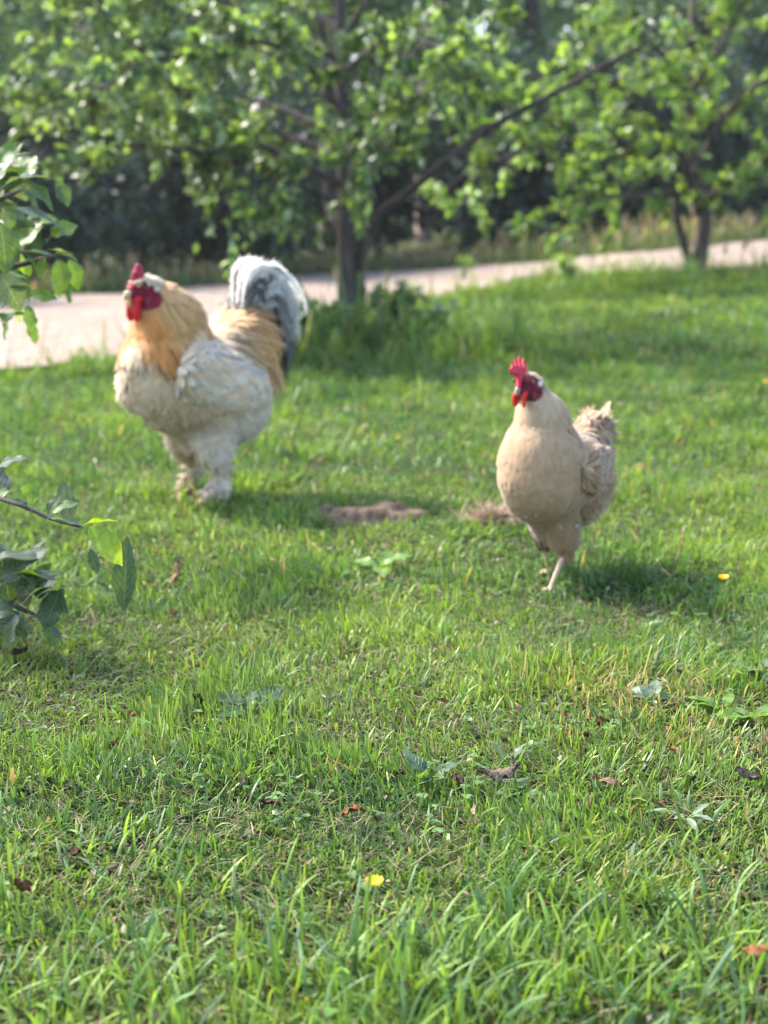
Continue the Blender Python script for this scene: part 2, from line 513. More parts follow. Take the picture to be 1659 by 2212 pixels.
# long coarse blades of the lawn, mostly close to the camera
H = Acc()
def coarse(x, y, h, w, col, lean=0.35, curve=0.7):
    n = len(x)
    P = np.stack([x, y, hgt(x, y) - 0.003], 1)
    V, Q, C = blades(P, h, w, rng.uniform(0, 6.28, n), np.abs(rng.normal(0, lean, n)), rng.normal(curve, .45, n), col, rng.choice([0, 0, .5], n), 7, True)
    H.add(V, Q, None, C)
def ccol(n):
    c = np.array([[0.145, 0.25, 0.046], [0.09, 0.18, 0.060], [0.215, 0.33, 0.060], [0.125, 0.21, 0.095]])[rng.integers(0, 4, n)]
    return c * rng.uniform(.8, 1.2, (n, 1))
n = 4200
y = 0.95 + 2.4 * rng.random(n) ** 1.1; x = rng.uniform(-1, 1, n) * (0.27 * y + .15)
m = rng.random(n) < 0.25 + .75 * S((vnoise(x, y, 5, 44) - .4) / .3); x, y = x[m], y[m]; n = len(x)
coarse(x, y, rng.uniform(.022, .055, n) * (1 + .3 * S((1.6 - y) / .5)), rng.uniform(.0026, .0048, n), ccol(n), .75, .8)
# tufts at the bottom of the picture
for (px, py, nn, rad, hh) in ((850, 2130, 190, .055, .12), (1290, 2120, 130, .06, .10), (600, 2190, 130, .07, .10), (1580, 2080, 120, .06, .11), (1000, 2200, 160, .08, .11), (330, 2160, 90, .06, .09), (120, 2180, 110, .07, .10),
                             (900, 1500, 70, .06, .07), (620, 1700, 70, .05, .07), (1180, 1800, 60, .05, .075), (1450, 1830, 70, .05, .08), (200, 1830, 70, .06, .07), (1380, 2190, 110, .07, .11), (420, 1950, 60, .05, .08)):
    c = ground(px, py); r = rng.normal(0, rad, (nn, 2))
    coarse(c[0] + r[:, 0], c[1] + r[:, 1], rng.uniform(.4, 1.1, nn) * hh * .78, rng.uniform(.003, .0058, nn), ccol(nn), .5, .65)
tag(H.build('coarse_grass', M_grass), 'longer broad grass blades standing out of the lawn near the camera', 'grass', kind='stuff')

# dry tall verge grass with seed heads beyond the path, and weeds at the near edge
D = Acc()
def stalks(x, y, h, seed, colr):
    n = len(x)
    P = np.stack([x, y, hgt(x, y)], 1)
    phi = rng.uniform(0, 6.28, n); ln = np.abs(rng.normal(0, .13, n)); cv = rng.normal(.2, .2, n)
    V, Q, C = blades(P, h, np.full(n, .005), phi, ln, cv, colr, np.full(n, .6), 4)
    D.add(V, Q, None, C)
    tips = V.reshape(n, 4, 2, 3)[:, 3].mean(1)
    k = rng.random(n) < seed
    m = k.sum()
    V, Q, C = blades(tips[k] - [0, 0, .02], rng.uniform(.06, .13, m), rng.uniform(.012, .026, m), phi[k], ln[k] + cv[k], rng.normal(.1, .2, m), np.array([0.34, .25, .17]) * rng.uniform(.7, 1.3, (m, 1)), np.full(m, .2), 5, True)
    D.add(V, Q, None, C)
n = 6500
x = rng.uniform(-6, 9, n); y = far_edge_y(x) + 0.1 + rng.random(n) ** 1.5 * 1.5
g_ = vnoise(x, y, 1.3, 51)
cc = np.where((rng.random(n) < .5)[:, None], np.array([[.32, .29, .17]]), np.array([[.11, .17, .06]])) * rng.uniform(.7, 1.25, (n, 1))
stalks(x, y, rng.uniform(.07, .24, n) * (.4 + 1.0 * g_), .2, cc)
n = 220
x = rng.uniform(-3, 6, n); y = near_edge_y(x) - .1 - rng.random(n) * .5
cc = np.where((rng.random(n) < .4)[:, None], np.array([[.3, .26, .14]]), np.array([[.11, .18, .05]])) * rng.uniform(.7, 1.25, (n, 1))
stalks(x, y, rng.uniform(.12, .3, n), .15, cc)
n = 5000
x = rng.uniform(-6, 9, n); y = far_edge_y(x) + rng.random(n) * 3
V, Q, C = blades(np.stack([x, y, hgt(x, y)], 1), rng.uniform(.1, .22, n), rng.uniform(.01, .02, n), rng.uniform(0, 6.28, n), np.abs(rng.normal(0, .4, n)), rng.normal(.6, .4, n), np.array([.07, .12, .03]) * rng.uniform(.6, 1.4, (n, 1)), np.full(n, .1), 4)
D.add(V, Q, None, C)
tag(D.build('verge_grass', M_grass), 'tall dry seeding grass along both edges of the gravel path', 'verge grass', kind='stuff')

# ------------------------------------------------------------------ leaves and trees
def leaf_cards(P, D_, N, L, W, col, detail=1, fold=0.25, droop=0.5):
    """P bases, D_ direction, N face normal; arrays of n"""
    n = len(P)
    D_ = norm(D_); N = norm(N - D_ * (N * D_).sum(1, keepdims=True)); B = np.cross(N, D_)
    if detail == 0:
        s = np.array([0, .45, 1.0]); pr = np.array([.25, 1.0, .12]); c = 2
    elif detail == 1:
        s = np.array([0, .3, .65, 1.0]); pr = np.array([.15, .95, .85, .06]); c = 3
    else:
        s = np.linspace(0, 1, 13); pr = np.interp(s, [0, .08, .25, .5, .75, .92, 1], [.04, .42, .86, 1.0, .76, .3, .02]); c = 7
    m = len(s)
    dp = droop if np.ndim(droop) else np.full(n, droop)
    ctr = P[:, None] + D_[:, None] * (s[None, :, None] * L[:, None, None]) - N[:, None] * ((s ** 2)[None, :, None] * (L * dp * .5)[:, None, None])
    u = np.linspace(-1, 1, c)
    V = ctr[:, :, None] + B[:, None, None] * (u[None, None, :, None] * (pr[None, :] * W[:, None] * .5)[:, :, None, None])
    lift = np.abs(u)[None, None, :] * pr[None, :, None] * (W * fold)[:, None, None]
    if detail == 2:
        ph = rng.uniform(0, 6.28, (n, 1, 1))
        lift = lift * (1 - .35 * np.abs(u)[None, None, :]) + 0.09 * W[:, None, None] * np.sin(s[None, :, None] * 11 + ph + u[None, None, :] * 1.5) * np.abs(u)[None, None, :] ** 1.5 * pr[None, :, None]
        ser = 1 + 0.05 * np.where(np.arange(m) % 2 == 0, 1, -1)
        edge = (np.abs(u) > .9)
        V[:, :, edge] += B[:, None, None] * (u[edge][None, None, :, None] * (pr * (ser - 1))[None, :, None, None] * W[:, None, None, None] * .5)
    V = V + N[:, None, None] * lift[..., None]
    V = V.reshape(-1, 3)
    base = np.arange(n)[:, None] * (m * c)
    qs = []
    for k in range(m - 1):
        for j in range(c - 1):
            o = k * c + j
            qs.append(base + np.array([o, o + 1, o + c + 1, o + c])[None])
    Q = np.concatenate(qs)
    C = np.repeat(col, m * c, 0)
    UV = np.stack(np.broadcast_arrays(s[:, None], u[None, :]), -1).reshape(1, -1, 2).repeat(n, 0).reshape(-1, 2)
    return V, Q, C, UV

def tube(acc, pts, rad, col, sides=8):
    pts = np.asarray(pts, float); m = len(pts)
    rad = np.broadcast_to(np.asarray(rad, float), (m,))
    t = np.gradient(pts, axis=0); t = norm(t)
    ref = np.array([0.3, 0.9, 0.1]) if abs(t[0][2]) > .5 else np.array([0, 0, 1.0])
    B = norm(np.cross(t, ref)); N = np.cross(B, t)
    a = np.linspace(0, 2 * np.pi, sides, endpoint=False)
    V = pts[:, None] + (B[:, None] * np.cos(a)[None, :, None] + N[:, None] * np.sin(a)[None, :, None]) * rad[:, None, None]
    V = V.reshape(-1, 3)
    q = []
    for k in range(m - 1):
        for j in range(sides):
            j2 = (j + 1) % sides
            q.append((k * sides + j, k * sides + j2, (k + 1) * sides + j2, (k + 1) * sides + j))
    T = []
    for j in range(1, sides - 1):
        T.append((0, j + 1, j)); b = (m - 1) * sides; T.append((b, b + j, b + j + 1))
    acc.add(V, q, T, col)

def smooth_line(pts, k=6):
    pts = np.asarray(pts, float)
    s = np.arange(len(pts)); ss = np.linspace(0, len(pts) - 1, (len(pts) - 1) * k + 1)
    out = []
    for d in range(pts.shape[1]):
        p = pts[:, d]
        i1 = np.clip(np.floor(ss).astype(int), 0, len(pts) - 2); f = ss - i1
        p0 = p[np.maximum(i1 - 1, 0)]; p1 = p[i1]; p2 = p[i1 + 1]; p3 = p[np.minimum(i1 + 2, len(pts) - 1)]
        out.append(.5 * ((2 * p1) + (-p0 + p2) * f + (2 * p0 - 5 * p1 + 4 * p2 - p3) * f ** 2 + (-p0 + 3 * p1 - 3 * p2 + p3) * f ** 3))
    return np.stack(out, 1)

def orchard_tree(name, root_xyz, stems, label, cat, leafsize, palette, twig_step, twig_len, leaf_per, bark=(0.075, .06, .058), extra_twigs=0, group=None, start=0.25):
    """stems: list of (polyline points with radius as 4th column) in world space"""
    ro = np.asarray(root_xyz, float)
    root = empty(name, ro); tag(root, label, cat, group)
    T = Acc(); P = []; Dr = []
    segs = []
    for st, leafy_from in stems:
        ln = smooth_line(st)
        tube(T, ln[:, :3] - ro, np.maximum(ln[:, 3], .003), np.array(bark) * rng.uniform(.85, 1.15), 10)
        d = np.linalg.norm(np.diff(ln[:, :3], axis=0), axis=1); cum = np.concatenate([[0], np.cumsum(d)])
        tot = cum[-1]
        for s in np.arange(leafy_from * tot, tot, twig_step):
            s = s + rng.uniform(-.5, .5) * twig_step
            s = min(max(s, 0), tot)
            p = np.array([np.interp(s, cum, ln[:, k]) for k in range(3)])
            k = min(np.searchsorted(cum, s), len(ln) - 2)
            tdir = norm(ln[min(k + 1, len(ln) - 1), :3] - ln[max(k - 1, 0), :3])
            for _ in range(1 + (rng.random() < .5)):
                dd = norm(tdir * .6 + rng.normal(0, .7, 3) + np.array([0, 0, .12]))
                L_ = twig_len * rng.uniform(.4, 1.3)
                bend = rng.normal(0, .3, 3) + [0, 0, -.25]
                q = [p + dd * L_ * u + bend * L_ * u * u * .5 for u in np.linspace(0, 1, 5)]
                tube(T, np.array(q) - ro, np.linspace(.006, .0015, 5), np.array(bark) * .9, 5)
                segs.append(np.array(q))
                for _2 in range(2):
                    b0 = q[rng.integers(1, 4)]; d2 = norm(dd + rng.normal(0, .8, 3)); L2 = L_ * rng.uniform(.3, .6)
                    q2 = [b0 + d2 * L2 * u + np.array([0, 0, -.2]) * L2 * u * u for u in np.linspace(0, 1, 4)]
                    tube(T, np.array(q2) - ro, np.linspace(.0035, .0012, 4), np.array(bark) * .9, 4)
                    segs.append(np.array(q2))
    T.build('trunk', M_bark, root)
    TI = []
    for q in segs:
        m = max(2, int(leaf_per * rng.uniform(.3, 1.5)))
        TI.append(np.full(m, rng.uniform(.6, 1.4)))
        u = rng.uniform(.1, 1.0, m) ** .7 * (len(q) - 1)
        p = np.stack([np.interp(u, np.arange(len(q)), q[:, k]) for k in range(3)], 1)
        P.append(p)
        ax = norm(q[-1] - q[0])
        Dr.append(norm(ax[None] * .5 + rng.normal(0, .6, (m, 3)) + [0, 0, -.1]))
    P = np.concatenate(P); Dr = np.concatenate(Dr); n = len(P)
    pal = np.array(palette); c = pal[rng.integers(0, len(pal), n)] * rng.uniform(.75, 1.25, (n, 1)) * np.concatenate(TI)[:, None]
    L_ = leafsize * rng.uniform(.45, 1.3, n)
    N = rng.normal(0, .45, (n, 3)) + [0, 0, 1.0]
    V, Q, C, U = leaf_cards(P - ro, Dr, N, L_, L_ * rng.uniform(.5, .68, n), c, 1, .2, rng.uniform(0, .8, n))
    mk('crown', V, Q, M_leaf, root, C)
    return root

PAL_A = [(0.10, .165, .06), (.145, .22, .08), (.23, .33, .10), (.075, .13, .07), (.18, .25, .15)]
PAL_B = [(0.19, .30, .07), (.25, .36, .08), (.16, .26, .07), (.28, .38, .09), (.14, .22, .11)]
def pl(*a):
    """a: (px, py, Y, radius)"""
    return [np.append(at(q[0], q[1], q[2]), q[3]) for q in a]
base1 = ground(750, 742); Y1 = base1[1]
stems1 = [
    (pl((738, 60, Y1, .02), (640, 20, Y1 + .4, .014), (480, 40, Y1 + .7, .01), (320, 30, Y1 + .9, .008), (150, 60, Y1 + 1.0, .005)), .3),
    (pl((738, 330, Y1, .02), (640, 300, Y1 + .4, .015), (520, 260, Y1 + .7, .012), (380, 260, Y1 + .9, .009), (220, 250, Y1 + 1.0, .005)), .3),
    (pl((740, 300, Y1, .02), (840, 210, Y1 + .5, .015), (950, 170, Y1 + .8, .010), (1060, 180, Y1 + 1.0, .006)), .1),
    (pl((738, 160, Y1, .02), (830, 90, Y1 - .5, .013), (920, 90, Y1 - .9, .009), (1000, 130, Y1 - 1.1, .005)), .3),
    (pl((750, 760, Y1, .075), (750, 700, Y1, .056), (747, 560, Y1, .048), (745, 420, Y1, .040), (738, 240, Y1, .032), (735, 60, Y1, .026), (738, -150, Y1 + .1, .028), (745, -420, Y1 + .1, .012)), .72),
    (pl((770, 750, Y1, .05), (778, 640, Y1 + .03, .034), (776, 560, Y1 + .03, .030), (790, 460, Y1 + .05, .028), (808, 330, Y1 + .15, .024), (860, 200, Y1 + .25, .026), (940, 30, Y1 + .3, .02), (1010, -160, Y1 + .4, .012), (1040, -380, Y1 + .4, .006)), .75),
    (pl((776, 580, Y1, .022), (800, 510, Y1 - .05, .024), (822, 458, Y1 - .1, .026), (890, 410, Y1 - .2, .022), (960, 350, Y1 - .3, .020), (1060, 275, Y1 - .4, .017), (1180, 210, Y1 - .5, .015), (1320, 135, Y1 - .6, .014), (1440, 70, Y1 - .6, .006)), .98),
    (pl((745, 500, Y1, .025), (715, 455, Y1 + .1, .03), (708, 380, Y1 + .15, .028), (700, 200, Y1 + .3, .02), (690, 0, Y1 + .4, .015), (650, -220, Y1 + .5, .008)), .7),
    (pl((740, 400, Y1, 0.0204), (640, 350, Y1 - .15, 0.0177), (540, 300, Y1 - .3, 0.0150), (450, 240, Y1 - .45, 0.0129), (370, 180, Y1 - .6, 0.0109), (270, 85, Y1 - .7, 0.0082), (180, -40, Y1 - .8, 0.0041)), .34),
    (pl((742, 440, Y1, 0.0204), (640, 400, Y1 - .3, 0.0163), (500, 350, Y1 - .5, 0.0143), (420, 328, Y1 - .6, 0.0129), (330, 318, Y1 - .8, 0.0109), (200, 310, Y1 - .9, 0.0082), (60, 330, Y1 - 1.0, 0.0041)), .34),
    (pl((738, 300, Y1, 0.0204), (620, 240, Y1 + .2, 0.0163), (470, 200, Y1 + .3, 0.0136), (300, 192, Y1 + .3, 0.0116), (100, 188, Y1 + .3, 0.0088), (-80, 200, Y1 + .3, 0.0048)), .34),
    (pl((735, 130, Y1, 0.0204), (600, 60, Y1 - .4, 0.0136), (430, -20, Y1 - .7, 0.0102), (240, -80, Y1 - .8, 0.0068), (60, -60, Y1 - .9, 0.0034)), .25),
    (pl((738, 240, Y1, 0.0204), (660, 140, Y1 - .5, 0.0150), (560, 90, Y1 - 1.0, 0.0122), (420, 110, Y1 - 1.3, 0.0082), (260, 150, Y1 - 1.5, 0.0041)), .3),
    (pl((736, 100, Y1, 0.0204), (820, -40, Y1 - .3, 0.0136), (960, -160, Y1 - .6, 0.0082), (1120, -220, Y1 - .6, 0.0041)), .3),
    (pl((736, -100, Y1, 0.0170), (600, -250, Y1 + .3, 0.0102), (400, -330, Y1 + .6, 0.0054)), .1),
    (pl((742, 330, Y1, 0.0136), (690, 330, Y1 - .4, 0.0109), (600, 400, Y1 - .7, 0.0082), (560, 440, Y1 - .8, 0.0041)), .3),
    (pl((745, 330, Y1, 0.0136), (800, 300, Y1 - .4, 0.0109), (850, 330, Y1 - .7, 0.0082), (880, 300, Y1 - .8, 0.0041)), .3),
]
orchard_tree('fruit_tree', base1, stems1, 'dark twin-stemmed fruit tree between the two chickens, spreading branches to the left', 'tree', .060, PAL_A, .08, .36, 19)
base2 = ground(1505, 588); Y2 = base2[1]
stems2 = [
    (pl((1505, 600, Y2, .07), (1515, 530, Y2, .06), (1522, 470, Y2, .055), (1515, 410, Y2 + .1, .05), (1500, 340, Y2 + .1, .04), (1490, 200, Y2 + .1, .035), (1500, 0, Y2, .025), (1520, -200, Y2, .01)), .25),
    (pl((1495, 590, Y2, .04), (1478, 530, Y2, .035), (1462, 470, Y2 - .1, .03), (1450, 400, Y2 - .1, .03), (1380, 330, Y2 - .3, .025), (1280, 300, Y2 - .5, .02), (1150, 320, Y2 - .7, .014), (1020, 370, Y2 - .9, .009), (960, 410, Y2 - .9, .005)), .4),
    (pl((1510, 460, Y2, .035), (1460, 300, Y2 - .4, .03), (1380, 210, Y2 - .6, .025), (1250, 160, Y2 - .8, .018), (1120, 170, Y2 - .9, .012), (1010, 200, Y2 - 1, .006)), .25),
    (pl((1500, 380, Y2, .035), (1560, 260, Y2 - .2, .03), (1640, 180, Y2 - .4, .02), (1740, 150, Y2 - .5, .01)), .2),
    (pl((1515, 440, Y2, .03), (1580, 390, Y2 - .4, .024), (1660, 340, Y2 - .6, .018), (1760, 330, Y2 - .6, .01)), .2),
    (pl((1500, 250, Y2, .03), (1430, 120, Y2 - .4, .024), (1370, 60, Y2 - .5, .018), (1330, 20, Y2 - .6, .008)), .2),
    (pl((1450, 420, Y2 - .1, .02), (1370, 420, Y2 - .6, .016), (1260, 430, Y2 - .9, .012), (1180, 480, Y2 - 1, .006)), .2),
    (pl((1380, 330, Y2 - .3, .02), (1260, 250, Y2 - .9, .015), (1130, 250, Y2 - 1.2, .01), (1030, 290, Y2 - 1.3, .006)), .1),
    (pl((1490, 200, Y2, .03), (1580, 60, Y2, .02), (1640, -60, Y2 - .2, .01)), .2),
]
orchard_tree('fruit_tree', base2, stems2, 'bright green low fruit tree on the right beside the gravel path', 'tree', .064, PAL_B, .10, .36, 18, bark=(.075, .06, .055))

def clumpy_crown(P0, radii, n, nclump, spread, leafsize, palette, squash=1.0):
    cc = norm(rng.normal(0, 1, (nclump, 3))) * (rng.uniform(.25, 1.0, (nclump, 1)) ** .6) * np.array(radii)
    k = rng.integers(0, nclump, n)
    P = cc[k] + rng.normal(0, 1, (n, 3)) * spread * np.array([1, 1, .7]) * rng.uniform(.5, 1.2, (nclump, 1))[k]
    P = P + np.array(P0)
    pal = np.array(palette)
    tint = rng.uniform(.7, 1.3, (nclump, 1))
    c = pal[rng.integers(0, len(pal), n)] * tint[k] * rng.uniform(.8, 1.2, (n, 1))
    L_ = leafsize * rng.uniform(.6, 1.3, n)
    D_ = norm(P - P0 + rng.normal(0, radii[0] * .6, (n, 3))); N = rng.normal(0, .6, (n, 3)) + [0, 0, .8]
    return leaf_cards(P, D_, N, L_, L_ * .6, c, 0, 0, .4)

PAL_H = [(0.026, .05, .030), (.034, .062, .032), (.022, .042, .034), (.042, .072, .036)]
PAL_T = [(0.11, .19, .08), (.17, .26, .11), (.09, .15, .09), (.24, .34, .14)]
# hedge bushes along the far side of the path
hedge = [(-6.8, .4, 'dark shaded bush beyond the path, hidden behind the near apple leaves at the left edge'),
         (-5.1, .2, 'dark shaded bush beyond the path, above and left of the rooster'),
         (-3.5, .5, 'dark shaded bush beyond the path, straight above the rooster head'),
         (-1.9, .2, 'dark shaded bush beyond the path, above the rooster tail'),
         (-0.2, .5, 'dark shaded bush behind the dark fruit tree trunk'),
         (1.5, .3, 'dark shaded bush beyond the path, right of the dark trunk'),
         (3.2, .5, 'dark shaded bush beyond the path, left of the right fruit tree trunk'),
         (4.9, .3, 'dark shaded bush beyond the path, behind the right fruit tree trunk'),
         (6.7, .5, 'dark shaded bush beyond the path at the right edge')]
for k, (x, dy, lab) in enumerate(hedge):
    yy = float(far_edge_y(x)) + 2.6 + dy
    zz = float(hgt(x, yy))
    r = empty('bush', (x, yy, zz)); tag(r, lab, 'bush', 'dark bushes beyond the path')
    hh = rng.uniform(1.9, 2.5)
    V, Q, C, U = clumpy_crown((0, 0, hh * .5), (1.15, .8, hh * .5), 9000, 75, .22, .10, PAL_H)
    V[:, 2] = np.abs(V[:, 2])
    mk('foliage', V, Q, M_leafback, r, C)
    T = Acc()
    for _ in range(6):
        e = np.array([rng.uniform(-.7, .7), rng.uniform(-.4, .4), hh * rng.uniform(.5, .9)])
        b = np.array([rng.uniform(-.2, .2), rng.uniform(-.1, .1), -.05])
        tube(T, [b, b * .5 + e * .5 + rng.normal(0, .08, 3), e], [.02, .014, .006], (.045, .04, .035), 6)
    T.build('stem', M_bark, r)

# woodland trees behind; pale trunks show in the upper middle
def wood_tree(x, y, h, rad, label, n=6500, bark=(.06, .052, .045), tr=.12, pal=PAL_T, leaf=.13, z0=.35, lean=0.0, crown_x=0.0):
    z = float(hgt(x, y))
    r = empty('woodland_tree', (x, y, z)); tag(r, label, 'tree', 'woodland trees behind the path')
    T = Acc()
    top = np.array([lean, 0, h * .85])
    ln = smooth_line([np.array([0, 0, -.1, tr * 1.25]), np.array([lean * .2 + rng.normal(0, .03), 0, h * .25, tr]), np.array([lean * .5 + rng.normal(0, .05), 0, h * .5, tr * .75]), np.append(top, tr * .3)])
    tube(T, ln[:, :3], ln[:, 3], bark, 12)
    for _ in range(9):
        f = rng.uniform(.35, .85); a_ = rng.uniform(0, 6.28)
        b = np.array([lean * f, 0, h * .85 * f]); e = b + np.array([math.cos(a_) * rad * .7, math.sin(a_) * rad * .7, rng.uniform(.2, .9)])
        tube(T, [b, (b + e) / 2 + [0, 0, .15], e], [tr * .4, tr * .25, .012], bark, 6)
    T.build('trunk', M_bark, r)
    V, Q, C, U = clumpy_crown((crown_x, 0, h * (z0 + 1) / 2), (rad, rad, h * (1 - z0) / 2), n, 75, rad * .17, leaf, pal)
    mk('crown', V, Q, M_leafback, r, C)
def woodland():
    pale = (.42, .34, .30)
    a = at(820, 0, 21.5); wood_tree(a[0], 21.5, 6.5, 1.5, 'tall tree with pale pinkish trunk just right of the dark trunk top', 3500, pale, .07, z0=.42)
    a = at(915, 0, 22.5); wood_tree(a[0], 22.5, 7.0, 1.6, 'tall tree whose pale trunk catches the sun at the top centre', 3500, (.55, .42, .36), .085, z0=.45)
    a = at(700, 0, 21.0); wood_tree(a[0], 21.0, 6.0, 1.4, 'slim tree with pale trunk just left of the dark trunk top', 3500, pale, .06, z0=.42)
    spots = [(-7.6, 18.0, 6.4, 2.2, 'woodland tree at the upper left edge, behind the dark bushes'),
             (-4.9, 18.5, 7.0, 2.2, 'woodland tree behind the leafy upper left branches, left one'),
             (-2.3, 19.0, 6.6, 2.1, 'woodland tree behind the branches above the rooster tail'),
             (1.9, 20.5, 6.8, 2.1, 'woodland tree right of the pale trunks, behind the long bare branch'),
             (4.6, 23.5, 7.5, 2.3, 'woodland tree behind the bright green fruit tree crown'),
             (7.4, 25.5, 8.0, 2.6, 'woodland tree in the upper right corner')]
    for s in spots: wood_tree(*s, z0=.16, n=9500)
woodland()
# far-off wood that closes the view
n = 40000
x = rng.uniform(-24, 24, n); y = rng.uniform(28, 34, n)
z = rng.random(n) ** .9 * (6.0 + 2.6 * vnoise(x, y, .35, 71)) 
P = np.stack([x, y, hgt(x, y) + z], 1)
m = (vnoise(x, z, .9, 72) > .17); P = P[m]; n = len(P)
L_ = rng.uniform(.22, .5, n)
V, Q, C, U = leaf_cards(P, rng.normal(0, 1, (n, 3)), rng.normal(0, .6, (n, 3)) + [0, -.4, .5], L_, L_ * .7, np.array(PAL_T)[rng.integers(0, 4, n)] * rng.uniform(.5, 1.3, (n, 1)), 0, 0, .3)
tag(mk('far_wood', V, Q, M_leafback, None, C), 'distant green wood closing the view behind the trees', 'wood', kind='stuff')

# weeds round the foot of the dark tree
def weed(px, py, n, h, ls, label, pal, name='weed'):
    p = ground(px, py)
    r = empty(name, p); tag(r, label, 'weed')
    T = Acc(); P = []; Dd = []
    for _ in range(n):
        a_ = rng.uniform(0, 6.28); sp = rng.uniform(.1, .5) * h
        e = np.array([math.cos(a_) * sp, math.sin(a_) * sp, h * rng.uniform(.6, 1.1)])
        ln = smooth_line([np.zeros(3), e * [.35, .35, .6], e], 3)
        tube(T, ln, np.linspace(.003, .0015, len(ln)), (.12, .16, .06), 4)
        for q in ln[1:]:
            for _2 in range(3):
                P.append(q); Dd.append(norm(rng.normal(0, 1, 3) * [1, 1, .5] + [0, 0, .3]))
    P = np.array(P); Dd = np.array(Dd); m = len(P)
    T.build('stem', M_bark, r)
    L_ = ls * rng.uniform(.6, 1.3, m)
    V, Q, C, U = leaf_cards(P, Dd, rng.normal(0, .4, (m, 3)) + [0, 0, 1], L_, L_ * .5, np.array(pal)[rng.integers(0, len(pal), m)] * rng.uniform(.8, 1.2, (m, 1)), 1, .15, .7)
    mk('foliage', V, Q, M_leaf, r, C)
weed(860, 735, 22, .30, .075, 'leafy green weed clump just right of the dark trunk foot', PAL_A)
weed(735, 770, 18, .24, .07, 'leafy green weed clump in front of the dark trunk foot', PAL_A)
weed(660, 760, 18, .24, .06, 'leafy green weed clump between the rooster tail and the dark trunk', PAL_A)
weed(940, 760, 18, .22, .06, 'low leafy weed clump in the shade right of the dark tree', PAL_A)
weed(1000, 610, 4, .2, .05, 'small yellowish weed growing on the gravel path', PAL_B)
weed(1230, 620, 7, .22, .07, 'leafy weed on the path edge left of the right fruit tree', PAL_B)

